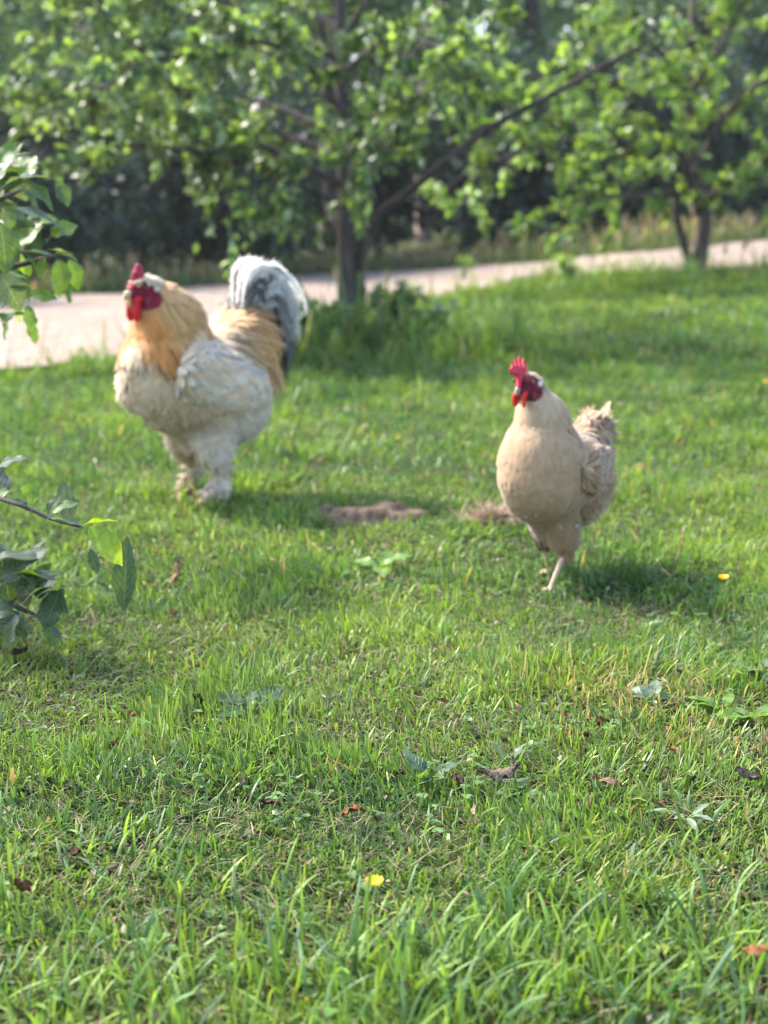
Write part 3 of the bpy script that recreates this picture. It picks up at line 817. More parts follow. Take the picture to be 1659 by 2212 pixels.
# ------------------------------------------------------------------ near apple tree reaching in from the left
def apple():
    root_p = np.array([-1.32, 2.95, float(hgt(-1.32, 2.95))])
    root = empty('apple_tree', root_p)
    tag(root, 'young apple tree at the left edge, its leafy branch ends hanging over the grass', 'tree')
    T = Acc(); bark = (.10, .08, .075)
    def limb(pts, k=6, sides=8, c=bark):
        ln = smooth_line(pts, k); tube(T, ln[:, :3] - root_p, ln[:, 3], c, sides)
        return ln
    rp = lambda *a: np.array(a, float)
    limb([rp(-1.32, 2.95, -.03, .045), rp(-1.31, 2.95, .35, .036), rp(-1.34, 2.97, .8, .03), rp(-1.3, 3.0, 1.5, .02), rp(-1.33, 3.0, 2.1, .008)])
    limb([rp(-1.31, 2.95, .5, .018), np.append(at(-260, 560, 3.2), .012), np.append(at(-60, 590, 3.27), .008), np.append(at(90, 560, 3.27), .005), np.append(at(150, 545, 3.27), .003)])
    limb([rp(-1.33, 2.96, .72, .018), np.append(at(-260, 420, 3.2), .011), np.append(at(-60, 445, 3.2), .007), np.append(at(45, 410, 3.2), .004)])
    limb([rp(-1.31, 2.93, .33, .016), np.append(at(-240, 1000, 2.6), .009), np.append(at(0, 1077, 2.45), .0042), np.append(at(60, 1098, 2.43), .0036), np.append(at(110, 1120, 2.42), .0034), np.append(at(160, 1134, 2.4), .003), np.append(at(178, 1140, 2.4), .002)])
    limb([rp(-1.3, 2.93, .2, .015), np.append(at(-250, 1180, 2.7), .01), np.append(at(-30, 1270, 2.62), .006), np.append(at(35, 1310, 2.6), .005), np.append(at(90, 1335, 2.58), .003)])
    dk, md, br, yl, bl, pl_ = (.045, .085, .038), (.08, .15, .035), (.13, .22, .03), (.21, .31, .035), (.075, .11, .085), (.26, .32, .24)
    # px, py of the leaf base, angle in the picture (0 = right, 90 = up), length px, depth, colour, tilt of the face, droop, width ratio
    Ls = [
        # hanging twig
        (68, 1090, 95, 62, 2.42, br, .2, .2, .55), (60, 1096, 150, 34, 2.45, bl, .6, .2, .6), (78, 1100, 10, 62, 2.48, md, .7, .3, .55),
        (104, 1116, 62, 50, 2.41, dk, .3, .2, .62), (112, 1108, 40, 52, 2.39, md, .5, .9, .6), (150, 1128, 100, 84, 2.46, bl, .15, .1, .42),
        (178, 1138, 152, 66, 2.37, md, .7, .5, .55), (176, 1136, 20, 74, 2.39, yl, .85, .5, .5), (190, 1140, -38, 100, 2.37, yl, .35, .8, .52),
        (12, 1070, 120, 80, 2.5, bl, .4, .3, .55), (20, 1060, -160, 60, 2.48, md, .5, .5, .55), (-4, 1010, 30, 60, 2.55, bl, .6, .5, .5),
        (268, 1320, 88, 150, 2.55, dk, .2, .1, .30), (262, 1310, 80, 110, 2.57, bl, .3, .2, .30), (210, 1238, 108, 52, 2.5, dk, .2, .1, .4), (215, 1282, 15, 34, 2.55, md, .4, .6, .6),
        # lower clump near the grass
        (20, 1300, 95, 110, 2.6, dk, .35, .8, .7), (10, 1265, 60, 105, 2.58, bl, .6, .9, .6), (40, 1290, 55, 100, 2.55, dk, .5, 1.0, .6), (60, 1290, 40, 90, 2.52, bl, .8, .7, .55),
        (82, 1312, 62, 55, 2.5, bl, .8, .5, .6), (88, 1282, 20, 74, 2.5, bl, .9, .4, .40), (130, 1276, -112, 82, 2.52, dk, .25, .2, .62), (118, 1330, 80, 60, 2.55, md, .3, .3, .6),
        (75, 1330, -35, 78, 2.5, bl, .75, .4, .42), (40, 1330, -115, 68, 2.5, bl, .6, .3, .7), (30, 1325, 170, 80, 2.52, dk, .5, .7, .6), (50, 1335, -100, 60, 2.56, dk, .6, .6, .7),
        (100, 1340, -60, 60, 2.58, md, .4, .5, .5), (60, 1310, 110, 45, 2.55, (.14, .12, .05), .3, .4, .6), (95, 1345, 170, 45, 2.52, (.2, .16, .09), .7, .8, .5), (0, 1345, -60, 70, 2.54, bl, .6, .4, .7),
        (20, 1240, 10, 95, 2.56, md, .9, .9, .55), (-20, 1220, 30, 100, 2.6, dk, .8, .9, .6), (70, 1275, -10, 80, 2.54, dk, .8, .9, .6), (10, 1330, 100, 90, 2.64, dk, .4, .6, .7), (110, 1330, 60, 50, 2.6, dk, .5, .6, .6),
        # upper group
        (10, 400, 35, 95, 2.95, bl, .7, 1.1, .5), (-5, 452, 5, 140, 2.9, bl, .8, .9, .42), (120, 390, -60, 60, 2.95, dk, .4, .3, .6), (15, 550, 48, 100, 2.9, br, .35, .3, .52), (5, 552, 20, 105, 2.93, md, .7, .6, .4),
        (110, 510, 30, 62, 2.9, br, .3, .3, .8), (100, 540, 5, 60, 2.9, (.3, .36, .22), .9, .5, .3), (118, 548, 5, 50, 2.9, yl, .8, .9, .45), (95, 555, -100, 50, 2.95, br, .4, .4, .6), (125, 560, -80, 70, 3.05, md, .3, .3, .6),
        (150, 560, -70, 70, 3.1, md, .4, .4, .5), (0, 480, -80, 110, 2.85, dk, .3, .3, .6), (0, 590, -60, 90, 2.85, bl, .3, .3, .7), (20, 620, 15, 60, 2.85, bl, .8, .8, .45), (10, 650, 70, 60, 2.95, md, .4, .5, .6),
        (30, 640, -70, 60, 3.0, pl_, .5, .4, .5), (60, 640, 10, 60, 3.0, br, .6, .8, .6), (60, 660, -75, 60, 3.05, md, .4, .4, .6), (5, 560, 120, 90, 2.85, bl, .5, .4, .6), (40, 470, -40, 60, 3.0, md, .6, .6, .6),
        (-10, 700, 40, 70, 2.95, md, .6, .6, .6), (-30, 420, 60, 90, 2.9, dk, .6, .5, .6), (100, 590, -50, 60, 3.15, md, .5, .5, .55), (80, 520, 100, 50, 2.95, bl, .6, .3, .5), (-20, 360, 40, 90, 3.0, bl, .6, .6, .55),
        (20, 690, -120, 50, 3.0, md, .5, .5, .6), (55, 600, 170, 80, 3.0, md, .7, .6, .5), (-10, 330, -10, 70, 3.1, pl_, .8, .6, .5), (60, 700, -60, 45, 3.1, md, .5, .5, .6), (150, 600, -95, 55, 3.15, md, .3, .3, .5)]
    for _ in range(17):     # more dark leaves filling the lower clump and the upper group
        Ls.append((rng.uniform(-50, 70), rng.uniform(1215, 1345), rng.uniform(0, 360), rng.uniform(60, 95), rng.uniform(2.55, 2.75), (dk, bl, md)[rng.integers(0, 3)], rng.uniform(.3, .9), rng.uniform(.1, .5), .58))
    for _ in range(30):
        Ls.append((rng.uniform(-60, 55), rng.uniform(330, 600), rng.uniform(-90, 90), rng.uniform(55, 95), rng.uniform(2.9, 3.25), (dk, bl, md, br)[rng.integers(0, 4)], rng.uniform(.2, .9), rng.uniform(.3, .9), .58))
    P = []; D_ = []; N = []; L_ = []; W = []; C = []; dr = []
    right = np.array([1, 0, 0.]); up = np.array([0, math.sin(PITCH), math.cos(PITCH)]); fwd = np.array([0, math.cos(PITCH), -math.sin(PITCH)])
    for (px, py, ang, lp, Y, c, tilt, dp, wr) in Ls:
        a_ = R(ang)
        d = right * math.cos(a_) + up * math.sin(a_) + fwd * rng.uniform(-.35, .35)
        side = -right * math.sin(a_) + up * math.cos(a_)
        if side[2] < 0: side = -side
        nn = -fwd * (1 - tilt) + side * tilt * 1.2 + rng.normal(0, .12, 3)
        if py < 750: Y *= 1.1
        base = at(px, py, Y); ln = lp * (1.0 if py < 750 else 1.12) * Y / FPX
        # petiole
        pb = base - norm(d) * ln * .22 + np.array([0, 0, -.004])
        tube(T, np.array([pb, (pb + base) / 2 + [0, 0, -.002], base + norm(d) * ln * .04]) - root_p, [.0012, .001, .0008], (.16, .2, .1), 5)
        P.append(base); D_.append(d); N.append(nn); L_.append(ln); W.append(ln * wr * 1.1); C.append(np.array(c)); dr.append(dp)
    # the leaves of the rest of the tree, outside the picture
    m = 200
    for _ in range(m):
        t = rng.random(); zc = .35 + 1.1 * t
        p = np.array([-1.5 + rng.normal(0, .22) - .1, 3.0 + rng.normal(0, .3), zc])
        P.append(p); D_.append(rng.normal(0, 1, 3)); N.append(rng.normal(0, .5, 3) + [0, 0, 1]); l = rng.uniform(.05, .09); L_.append(l); W.append(l * .6); C.append(np.array([md, dk, br][rng.integers(0, 3)])); dr.append(.5)
    T.build('trunk', M_bark, root)
    V, Q, C, U = leaf_cards(np.array(P) - root_p, np.array(D_), np.array(N), np.array(L_), np.array(W), np.array(C), 2, .16, np.array(dr))
    mk('crown', V, Q, M_leafnear, root, C, uv=U)
apple()

# ------------------------------------------------------------------ implicit surfaces for the birds
def sd_ell(P, c, r, pitch=0.0, yaw=0.0):
    q = P - np.array(c, np.float32)
    if yaw:
        cy_, sy_ = math.cos(-yaw), math.sin(-yaw)
        q = np.stack([q[..., 0] * cy_ - q[..., 1] * sy_, q[..., 0] * sy_ + q[..., 1] * cy_, q[..., 2]], -1)
    if pitch:
        cp, sp = math.cos(pitch), math.sin(pitch)       # positive pitch: front end up
        q = np.stack([q[..., 0] * cp + q[..., 2] * sp, q[..., 1], -q[..., 0] * sp + q[..., 2] * cp], -1)
    r = np.array(r, np.float32)
    k0 = np.linalg.norm(q / r, axis=-1); k1 = np.linalg.norm(q / (r * r), axis=-1) + 1e-9
    return k0 * (k0 - 1) / k1

def sd_cone(P, a, b, ra, rb):
    a = np.array(a, np.float32); b = np.array(b, np.float32)
    ab = b - a
    t = np.clip(((P - a) @ ab) / (ab @ ab), 0, 1)
    return np.linalg.norm(P - a - t[..., None] * ab, axis=-1) - (ra + (rb - ra) * t)

def smin(a, b, k):
    h = np.clip(.5 + .5 * (b - a) / k, 0, 1)
    return b * (1 - h) + a * h - k * h * (1 - h)

def surface_nets(fn, lo, hi, step):
    lo = np.array(lo); hi = np.array(hi)
    nn = np.ceil((hi - lo) / step).astype(int) + 1
    ax = [lo[k] + np.arange(nn[k]) * step for k in range(3)]
    X, Y, Z = np.meshgrid(*ax, indexing='ij')
    P = np.stack([X, Y, Z], -1).astype(np.float32)
    F = fn(P)
    ins = F < 0
    corner = [(i, j, k) for i in (0, 1) for j in (0, 1) for k in (0, 1)]
    sl = lambda A, o: A[o[0]:A.shape[0] - 1 + o[0], o[1]:A.shape[1] - 1 + o[1], o[2]:A.shape[2] - 1 + o[2]]
    cnt = sum(sl(ins, o).astype(np.int8) for o in corner)
    act = (cnt > 0) & (cnt < 8)
    cells = np.argwhere(act)
    idx = np.full(act.shape, -1, np.int64); idx[act] = np.arange(len(cells))
    acc = np.zeros((len(cells), 3)); num = np.zeros(len(cells))
    for a_ in corner:
        for d in range(3):
            if a_[d]: continue
            b_ = list(a_); b_[d] = 1
            ca = cells + np.array(a_); cb = cells + np.array(b_)
            fa = F[ca[:, 0], ca[:, 1], ca[:, 2]]; fb = F[cb[:, 0], cb[:, 1], cb[:, 2]]
            m = (fa < 0) != (fb < 0)
            t = fa / np.where(fa == fb, 1, fa - fb)
            p = ca.astype(float); p[:, d] += t
            acc[m] += p[m]; num[m] += 1
    V = lo + acc / num[:, None] * step
    Q = []
    for d in range(3):
        u, v = (d + 1) % 3, (d + 2) % 3
        A = ins; 
        s0 = [slice(None)] * 3; s1 = [slice(None)] * 3
        s0[d] = slice(0, -1); s1[d] = slice(1, None)
        ch = A[tuple(s0)] != A[tuple(s1)]
        e = np.argwhere(ch)
        ok = (e[:, u] > 0) & (e[:, v] > 0) & (e[:, u] < A.shape[u] - 1) & (e[:, v] < A.shape[v] - 1)
        e = e[ok]
        flip = A[tuple(s0)][e[:, 0], e[:, 1], e[:, 2]]
        def cell(du, dv):
            c = e.copy(); c[:, u] -= du; c[:, v] -= dv
            return idx[c[:, 0], c[:, 1], c[:, 2]]
        q = np.stack([cell(1, 1), cell(0, 1), cell(0, 0), cell(1, 0)], 1)
        q[~flip] = q[~flip][:, ::-1]
        Q.append(q)
    return V, np.concatenate(Q)

def sample_surface(V, Q, n):
    T = np.concatenate([Q[:, [0, 1, 2]], Q[:, [0, 2, 3]]])
    a, b, c = V[T[:, 0]], V[T[:, 1]], V[T[:, 2]]
    cr = np.cross(b - a, c - a); ar = np.linalg.norm(cr, axis=1)
    k = rng.choice(len(T), n, p=ar / ar.sum())
    u = rng.random((n, 2)); f = u.sum(1) > 1; u[f] = 1 - u[f]
    P = a[k] + (b - a)[k] * u[:, :1] + (c - a)[k] * u[:, 1:]
    return P, norm(cr[k])

def grad(fn, P, e=.002):
    P = P.astype(np.float32); g = np.zeros_like(P)
    for d in range(3):
        o = np.zeros(3, np.float32); o[d] = e
        g[:, d] = fn(P + o) - fn(P - o)
    return norm(g)

def feathers(acc, P, N, D_, L, W, col, lift=.12, kap=4.0, pointed=False, tipcol=None, edgecol=None):
    n = len(P)
    if n == 0: return
    T = norm(D_ - N * (D_ * N).sum(1, keepdims=True)); B = np.cross(N, T)
    s = np.array([0, .25, .5, .78, 1.0])
    pr = np.array([.55, .9, .85, .55, .08]) if pointed else np.array([.5, .9, 1.0, .85, .3])
    L = np.broadcast_to(L, (n,)); W = np.broadcast_to(W, (n,)); lift = np.broadcast_to(lift, (n,)); kap = np.broadcast_to(kap, (n,))
    sl = s[None] * L[:, None]
    ctr = P[:, None] + T[:, None] * sl[..., None] + N[:, None] * (.001 + lift[:, None] * sl - .5 * kap[:, None] * sl ** 2)[..., None]
    u = np.array([-1, 0, 1.0])
    V = ctr[:, :, None] + B[:, None, None] * (u[None, None, :, None] * (pr[None] * W[:, None] * .5)[:, :, None, None])
    V[:, :, 1] += N[:, None] * (pr[None] * W[:, None] * .12)[..., None]
    base = np.arange(n)[:, None] * 15; qs = []
    for k in range(4):
        for j in range(2):
            o = k * 3 + j
            qs.append(base + np.array([o, o + 3, o + 4, o + 1])[None])
    C = np.broadcast_to(col[:, None, None], (n, 5, 3, 3)).copy()
    if tipcol is not None: C[:, 3:] = C[:, 3:] * .4 + np.asarray(tipcol).reshape(-1, 1, 1, 3) * .6
    if edgecol is not None: C[:, :, [0, 2]] = C[:, :, [0, 2]] * .4 + np.asarray(edgecol).reshape(-1, 1, 1, 3) * .6
    acc.add(V.reshape(-1, 3), np.concatenate(qs), None, C.reshape(-1, 3))

def plume(acc, pts, w, col, edge=None, side=(0, 1, 0), tipw=.25, plane=False, splay=0.0, fray=0):
    """one long tail feather along a curve; a curved, slightly roofed ribbon with real thickness in its shaft"""
    ln = smooth_line(np.array(pts), 6); m = len(ln)
    t = norm(np.gradient(ln, axis=0)); sd = np.array(side, float)
    if plane: sd = np.cross(t, np.array([0, 1.0, 0])) + np.array([0, splay, 0]); B = norm(sd - t * (t * sd).sum(1, keepdims=True))
    else: B = norm(sd[None] - t * (t @ sd)[:, None])
    N = np.cross(t, B)
    s = np.linspace(0, 1, m)
    pr = np.interp(s, [0, .15, .5, .85, 1], [.25, .8, 1, .8, tipw])
    u = np.array([-1, -.5, 0, .5, 1.0])
    V = ln[:, None] + B[:, None] * (u[None, :, None] * (pr * w * .5)[:, None, None]) + N[:, None] * ((1 - np.abs(u))[None, :, None] * (pr * w * .16)[:, None, None])
    V = V + rng.normal(0, .0007, V.shape)
    q = []
    for k in range(m - 1):
        for j in range(4):
            q.append((k * 5 + j, k * 5 + j + 1, (k + 1) * 5 + j + 1, (k + 1) * 5 + j))
    C = np.broadcast_to(np.asarray(col, float), (m, 5, 3)).copy()
    if edge is not None:
        C[:, [0, 4]] = edge; C[:, [1, 3]] = C[:, [1, 3]] * .6 + np.array(edge) * .4
    acc.add(V.reshape(-1, 3), q, None, C.reshape(-1, 3))
    if fray:
        i = rng.integers(1, m - 1, fray); sg = rng.choice([-1, 1], fray)
        o = ln[i] + B[i] * (sg * pr[i] * w * .42)[:, None]
        feathers(acc, o, N[i], t[i] * .8 + B[i] * (sg * rng.uniform(.2, .7, fray))[:, None] + rng.normal(0, .15, (fray, 3)), rng.uniform(.010, .022, fray), rng.uniform(.0015, .0035, fray), C[i, 0] * rng.uniform(.9, 1.08, (fray, 1)), rng.uniform(-.2, .25, fray), 5, True)
    tube(acc, ln[::2], np.linspace(.0014, .0005, len(ln[::2])), (.6, .55, .45), 5)

def foot_fn(P, F, hx, y, r, spread=.33, flip=0.0):
    """shank from the hock to the ground with three front toes and one hind toe"""
    ax, az, fx = hx
    F = smin(F, sd_cone(P, (ax, y, az), (fx, y, .014), r, r * .82), .006)
    for a_ in (-spread, 0, spread):
        k = .052 if a_ == 0 else .045
        k *= r / .009
        F = smin(F, sd_cone(P, (fx, y, .010), (fx + k * .6 * math.cos(a_), y + k * .6 * math.sin(a_), .010), r * .62, r * .52), .003)
        F = smin(F, sd_cone(P, (fx + k * .6 * math.cos(a_), y + k * .6 * math.sin(a_), .010), (fx + k * math.cos(a_), y + k * math.sin(a_), .005), r * .52, r * .3), .002)
    F = smin(F, sd_cone(P, (fx, y, .010), (fx - .022 * r / .009, y, .005), r * .5, r * .3), .003)
    return F

# ------------------------------------------------------------------ rooster
def build_rooster():
    loc = ground(440.6, 1080)
    root = empty('rooster', loc, math.pi + R(40))
    tag(root, 'large buff and white rooster standing on the lawn at left with an arched white tail', 'rooster')
    HX, HZ = -.030, -.018        # head offset
    HC = (.192 + HX, 0, .578 + HZ)
    def torso(P):
        F = sd_ell(P, (.02, 0, .322), (.195, .122, .122), .18)
        F = smin(F, sd_ell(P, (.112, 0, .350), (.094, .106, .106), .1), .04)
        F = smin(F, sd_ell(P, (-.125, 0, .41), (.09, .078, .080), -.5), .05)
        F = smin(F, sd_ell(P, (-.090, 0, .245), (.092, .100, .090)), .045)
        F = smin(F, sd_cone(P, (.110, 0, .40), (.108, 0, .50), .103, .070), .03)
        F = smin(F, sd_ell(P, (.085, 0, .465), (.085, .072, .085), -.6), .03)
        F = smin(F, sd_cone(P, (.110, 0, .50), (.146, 0, .553), .068, .038), .025)
        F = smin(F, sd_cone(P, (.05, 0, .27), (.01, 0, .19), .10, .06), .04)
        for sgn in (1, -1):
            F = smin(F, sd_ell(P, (.016, sgn * .060, .188), (.052, .040, .068), -.25), .03)
            F = smin(F, sd_cone(P, (.006, sgn * .062, .14), (-.012, sgn * .060, .096), .036, .019), .02)
        x, y, z = P[..., 0], P[..., 1], P[..., 2]
        return F + .0018 * np.sin(52 * x + 9 * z) * np.sin(47 * y + 1) * np.sin(33 * z + 22 * x) + .001 * np.sin(95 * x + 2) * np.sin(88 * y) * np.sin(60 * z + 40 * x)
    def body(P):
        F = torso(P)
        F = smin(F, sd_ell(P, HC, (.038, .031, .033)), .012)
        F = smin(F, sd_cone(P, (.208 + HX, 0, .572 + HZ), (.232 + HX, 0, .566 + HZ), .021, .013), .01)
        for sgn in (1, -1):
            F = foot_fn(P, F, (-.012, .09, .012), sgn * .056, .0098)
        return F
    V, Q = surface_nets(body, (-.30, -.20, -.004), (.30, .20, .66), .0045)
    x, y, z = V.T
    # colour regions; the belly tan has shade in it
    BUFF = np.array((.50, .26, .10)); GOLD = np.array((.54, .32, .135)); WHITE = np.array((.60, .515, .41)); CREAM = np.array((.56, .42, .28)); TAN_SHADE = np.array((.34, .235, .135)); ORA = np.array((.52, .22, .06)); GREY = np.array((.36, .36, .40)); FACE = np.array((.18, .012, .028)); SHANK = np.array((.68, .48, .30))
    def neckness(P):      # 1 on the hackle cape
        x, y, z = P.T
        lim = .372 + .055 * S((x - .14) / .08) - .02 * S((-y - .03) / .05) + .012 * np.sin(y * 60) + .02 * (vnoise(x, y, 40, 77) - .5)
        return S((z - lim) / .03) * S((x - (-.03 + .25 * 0)) / .04)
    def colour(P):
        x, y, z = P.T; n = len(P)
        c = np.tile(CREAM, (n, 1))
        def mixin(cc, w):
            nonlocal c
            w = np.clip(w, 0, 1)[:, None]; c = c * (1 - w) + np.array(cc) * w
        mixin(TAN_SHADE, .85 * S((.30 - z) / .1) * S((x + .02) / .08))           # tan belly with the underside's shade painted in
        mixin(WHITE, S((.30 - z) / .06) * S((.02 - x) / .06))              # rear fluff
        mixin(WHITE, .9 * S((.235 - z) / .05) * S((np.abs(y) - .05) / .02)) # thighs
        mixin(WHITE, .7 * S((.12 - z) / .03))
        mixin(GOLD, S((z - .37) / .04) * S((-.035 - x) / .05))             # saddle
        mixin(BUFF, .35 * S((z - .38) / .04) * S((-.09 - x) / .05) * (vnoise(x, y * 2, 30, 5)))
        nk = neckness(P)
        mixin(GOLD, nk)
        mixin(ORA, nk * S((x - .115) / .05) * S((.525 - z) / .03) * .95)
        mixin(WHITE * 1.05, nk * S((.115 - x) / .06) * S((.50 - z) / .06) * .85)
        mixin(ORA, nk * S((.425 - z) / .03) * S((x - .05) / .03) * .6)
        mixin((.68, .58, .42), S((z - .578) / .012) * S((x - .12) / .01))  # pale crown
        return c
    c = colour(V)
    fw = S((1.12 - np.sqrt(((x - .207 - HX) / .034) ** 2 + ((z - .563 - HZ) / .035) ** 2)) / .2)
    c = c * (1 - fw[:, None]) + FACE * fw[:, None]
    sh = (z < .078); c[sh] = SHANK
    mk('body', V, Q, M_body, root, c)
    # plumage
    P, N = sample_surface(V, Q, 17000); x, y, z = P.T
    fwp = np.sqrt(((x - .207 - HX) / .034) ** 2 + ((z - .563 - HZ) / .035) ** 2)
    ok = (fwp > 1.05) & (z > .078)
    P, N = P[ok], N[ok]; x, y, z = P.T
    nk = neckness(P)
    neck = rng.random(len(P)) < nk
    sad = (~neck) & (x < -.03) & (z > .345 + .03 * rng.normal(0, 1, len(P)) * .3)
    rest = ~(neck | sad)
    col = colour(P) * rng.uniform(.86, 1.12, (len(P), 1))
    A = Acc()
    p = P[rest]; n = len(p)
    D_ = np.tile([-.75, 0, -.5], (n, 1)); D_[p[:, 2] < .22] = [-.35, 0, -1]; D_[p[:, 0] > .16] = [-.25, 0, -1]
    D_ = D_ + np.stack([np.zeros(n), np.sign(p[:, 1]) * .12, np.zeros(n)], 1) + rng.normal(0, .16, (n, 3))
    low = p[:, 2] < .25
    feathers(A, p, N[rest], D_, np.where(low, rng.uniform(.020, .038, n), rng.uniform(.032, .058, n)), rng.uniform(.014, .026, n), col[rest] * (.90 + .20 * vnoise(p[:, 0] + p[:, 1], p[:, 2] * .6, 34, 6))[:, None], np.where(low, .26, rng.uniform(.05, .14, n)), 4.5)
    # loose fluff on thighs, rear and feet
    k = np.flatnonzero(rest & (P[:, 2] < .3) & ((P[:, 0] < -.02) | (np.abs(P[:, 1]) > .05) | (P[:, 2] < .14))); k = rng.choice(k, 3600)
    n = len(k)
    feathers(A, P[k], N[k], np.array([-.4, 0, -.7]) + rng.normal(0, .5, (n, 3)), rng.uniform(.02, .038, n), rng.uniform(.002, .005, n), col[k] * 1.04, rng.uniform(.3, .8, n), 6, True)
    # foot feathering
    for sgn in (1, -1):
        n = 300
        t = rng.random(n) ** .45; p = np.stack([-.012 + .024 * t, sgn * .056 + rng.normal(0, .009, n), .085 * (1 - t) + .012], 1)
        d = np.stack([rng.normal(.1, .6, n), sgn * rng.uniform(.3, 1.2, n) + rng.normal(0, .5, n), -rng.uniform(.3, 1.3, n) * (p[:, 2] / .08 + .1)], 1)
        nn = norm(np.stack([rng.normal(0, .4, n), np.full(n, sgn * .5), np.full(n, .8)], 1))
        feathers(A, p, nn, d, rng.uniform(.022, .044, n), rng.uniform(.008, .015, n), WHITE * rng.uniform(.95, 1.2, (n, 1)), .1, 5)
    A.build('plumage', M_feather, root)
    # hackle cape
    A = Acc(); p = P[neck]; n = len(p)
    ax = norm(np.array([-.35, 0, -1.0])); D_ = ax + rng.normal(0, .06, (n, 3)) + np.stack([-.3 * S((.12 - p[:, 0]) / .1), np.sign(p[:, 1]) * .1, np.zeros(n)], 1)
    cc = col[neck]
    dark = (rng.random(n) < .16 * S((.50 - p[:, 2]) / .08))
    cc = np.where(dark[:, None], cc * [.45, .42, .45], cc)
    feathers(A, p, N[neck], D_, rng.uniform(.045, .082, n) * (1 - .68 * S((p[:, 2] - .52) / .045)), rng.uniform(.006, .011, n), cc, .10, 2.6, True)
    A.build('hackle', M_feather, root)
    # saddle hackles that fall over the flank
    A = Acc(); p = P[sad]; n = len(p)
    D_ = np.stack([np.full(n, -.75), np.sign(p[:, 1]) * .35, np.full(n, -.55)], 1) + rng.normal(0, .07, (n, 3))
    feathers(A, p, N[sad], D_, rng.uniform(.05, .10, n), rng.uniform(.007, .012, n), col[sad], .12, 3.5, True)
    for sgn in (1, -1):
        n = 420
        a_ = rng.uniform(-.165, -.04, n)
        p = np.stack([a_, sgn * (.052 + rng.normal(0, .012, n)), .41 + rng.normal(0, .02, n)], 1)
        d = np.stack([-.32 + rng.normal(0, .12, n), np.full(n, sgn * .15), np.full(n, -1.0)], 1)
        nn = norm(np.stack([rng.normal(-.2, .1, n), np.full(n, sgn * 1.0), np.full(n, .25)], 1))
        mixc = np.where((rng.random(n) < .25)[:, None], CREAM, np.where((rng.random(n) < .3)[:, None], BUFF, GOLD)) * rng.uniform(.85, 1.1, (n, 1))
        feathers(A, p, nn, d, rng.uniform(.09, .145, n), rng.uniform(.007, .012, n), mixc, .26, 3.6, True)
    A.build('saddle', M_feather, root)
    # wings, folded on the flanks
    for sgn in (1, -1):
        wc = (.015, sgn * .103, .325) if sgn > 0 else (.052, sgn * .098, .285)
        def wing(Pq):
            F = sd_ell(Pq, wc, (.125, .026, .066), .28 if sgn > 0 else .55)
            F = smin(F, sd_ell(Pq, (wc[0] + .07, wc[1] - sgn * .006, wc[2] + .025), (.06, .028, .055)), .03)
            F = smin(F, sd_ell(Pq, (wc[0] - .08, wc[1] - sgn * .004, wc[2] - .025), (.06, .018, .036), .35), .03)
            return F
        Vw, Qw = surface_nets(wing, (-.22, min(0, sgn * .18) , .12), (.26, max(0, sgn * .18), .50), .005)
        cw = np.tile(WHITE * .95, (len(Vw), 1)) * (.85 + .2 * vnoise(Vw[:, 0], Vw[:, 2], 60, 3))[:, None]
        w = mk('wing', Vw, Qw, M_body, root, cw)
        Pw, Nw = sample_surface(Vw, Qw, 2600); k = Nw[:, 1] * sgn > -.2; Pw, Nw = Pw[k], Nw[k]; n = len(Pw)
        A = Acc()
        g = vnoise(Pw[:, 0] * 1.0, Pw[:, 2], 38, 9)
        g = rng.random(n); cc = np.where((g > .8)[:, None], WHITE * .8, np.where((g < .45)[:, None], CREAM * 1.1, WHITE)) * rng.uniform(.85, 1.12, (n, 1))
        feathers(A, Pw, Nw, np.array([-1, 0, -.42]) + rng.normal(0, .08, (n, 3)), rng.uniform(.036, .06, n), rng.uniform(.016, .028, n), cc, rng.uniform(.06, .2, n), 3.0)
        # flight feathers along the lower edge
        for q in range(11):
            f = q / 10
            b = np.array([wc[0] + .06 - .10 * f, wc[1] + sgn * .012, wc[2] - .035 + .012 * f])
            e = b + np.array([-.10, -sgn * .006, -.035 - .010 * f])
            plume(A, [b, (b + e) / 2 + [0, sgn * .008, -.006], e], .024, WHITE * rng.uniform(.85, 1.05), WHITE * (.6 if q % 3 else 1.0), side=(0.25, .15 * sgn, 1))
        A.build('wing_feathers', M_feather, w)
    # tail: nested arched white sickles over dark-edged ones
    A = Acc()
    for k in range(60):
        sgn = 1 if k % 2 else -1
        f = k / 59
        lat = sgn * (.012 + .045 * rng.random())
        b = np.array([-.125 - .045 * rng.random(), lat * .4, .43 + .02 * rng.random()])
        h = (.180 - .10 * f) + rng.normal(0, .010); back = (.082 - .02 * f) + rng.normal(0, .006)
        drop = .05 + .10 * f + .02 * rng.random()
        pts = [b, b + [.012 - back * .05, lat * .3, h * .45], b + [.010 - back * .1, lat * .5, h * .85], b + [-back * .45, lat * .7, h], b + [-back * .95, lat * .9, h * .86], b + [-back * 1.25, lat * 1.1, h * .86 - drop * .55], b + [-back * 1.32, lat * 1.2, h * .86 - drop]]
        white = np.array((.74, .73, .70)) * rng.uniform(.85, 1.04)
        if f < .6 and k % 7 != 4: plume(A, pts, .022, white, (white * .72 if k % 4 == 0 else None), plane=True, splay=lat * 8, fray=46)
        elif f < .85: plume(A, pts, .019, white * .95 if k % 3 else GREY * 1.4, GREY * .25 if k % 3 == 0 else None, plane=True, splay=lat * 8, fray=40)
        else: plume(A, pts, .019, GREY * (.35 if k % 3 == 0 else 1.8), (.03, .03, .04), plane=True, splay=lat * 8, fray=36)
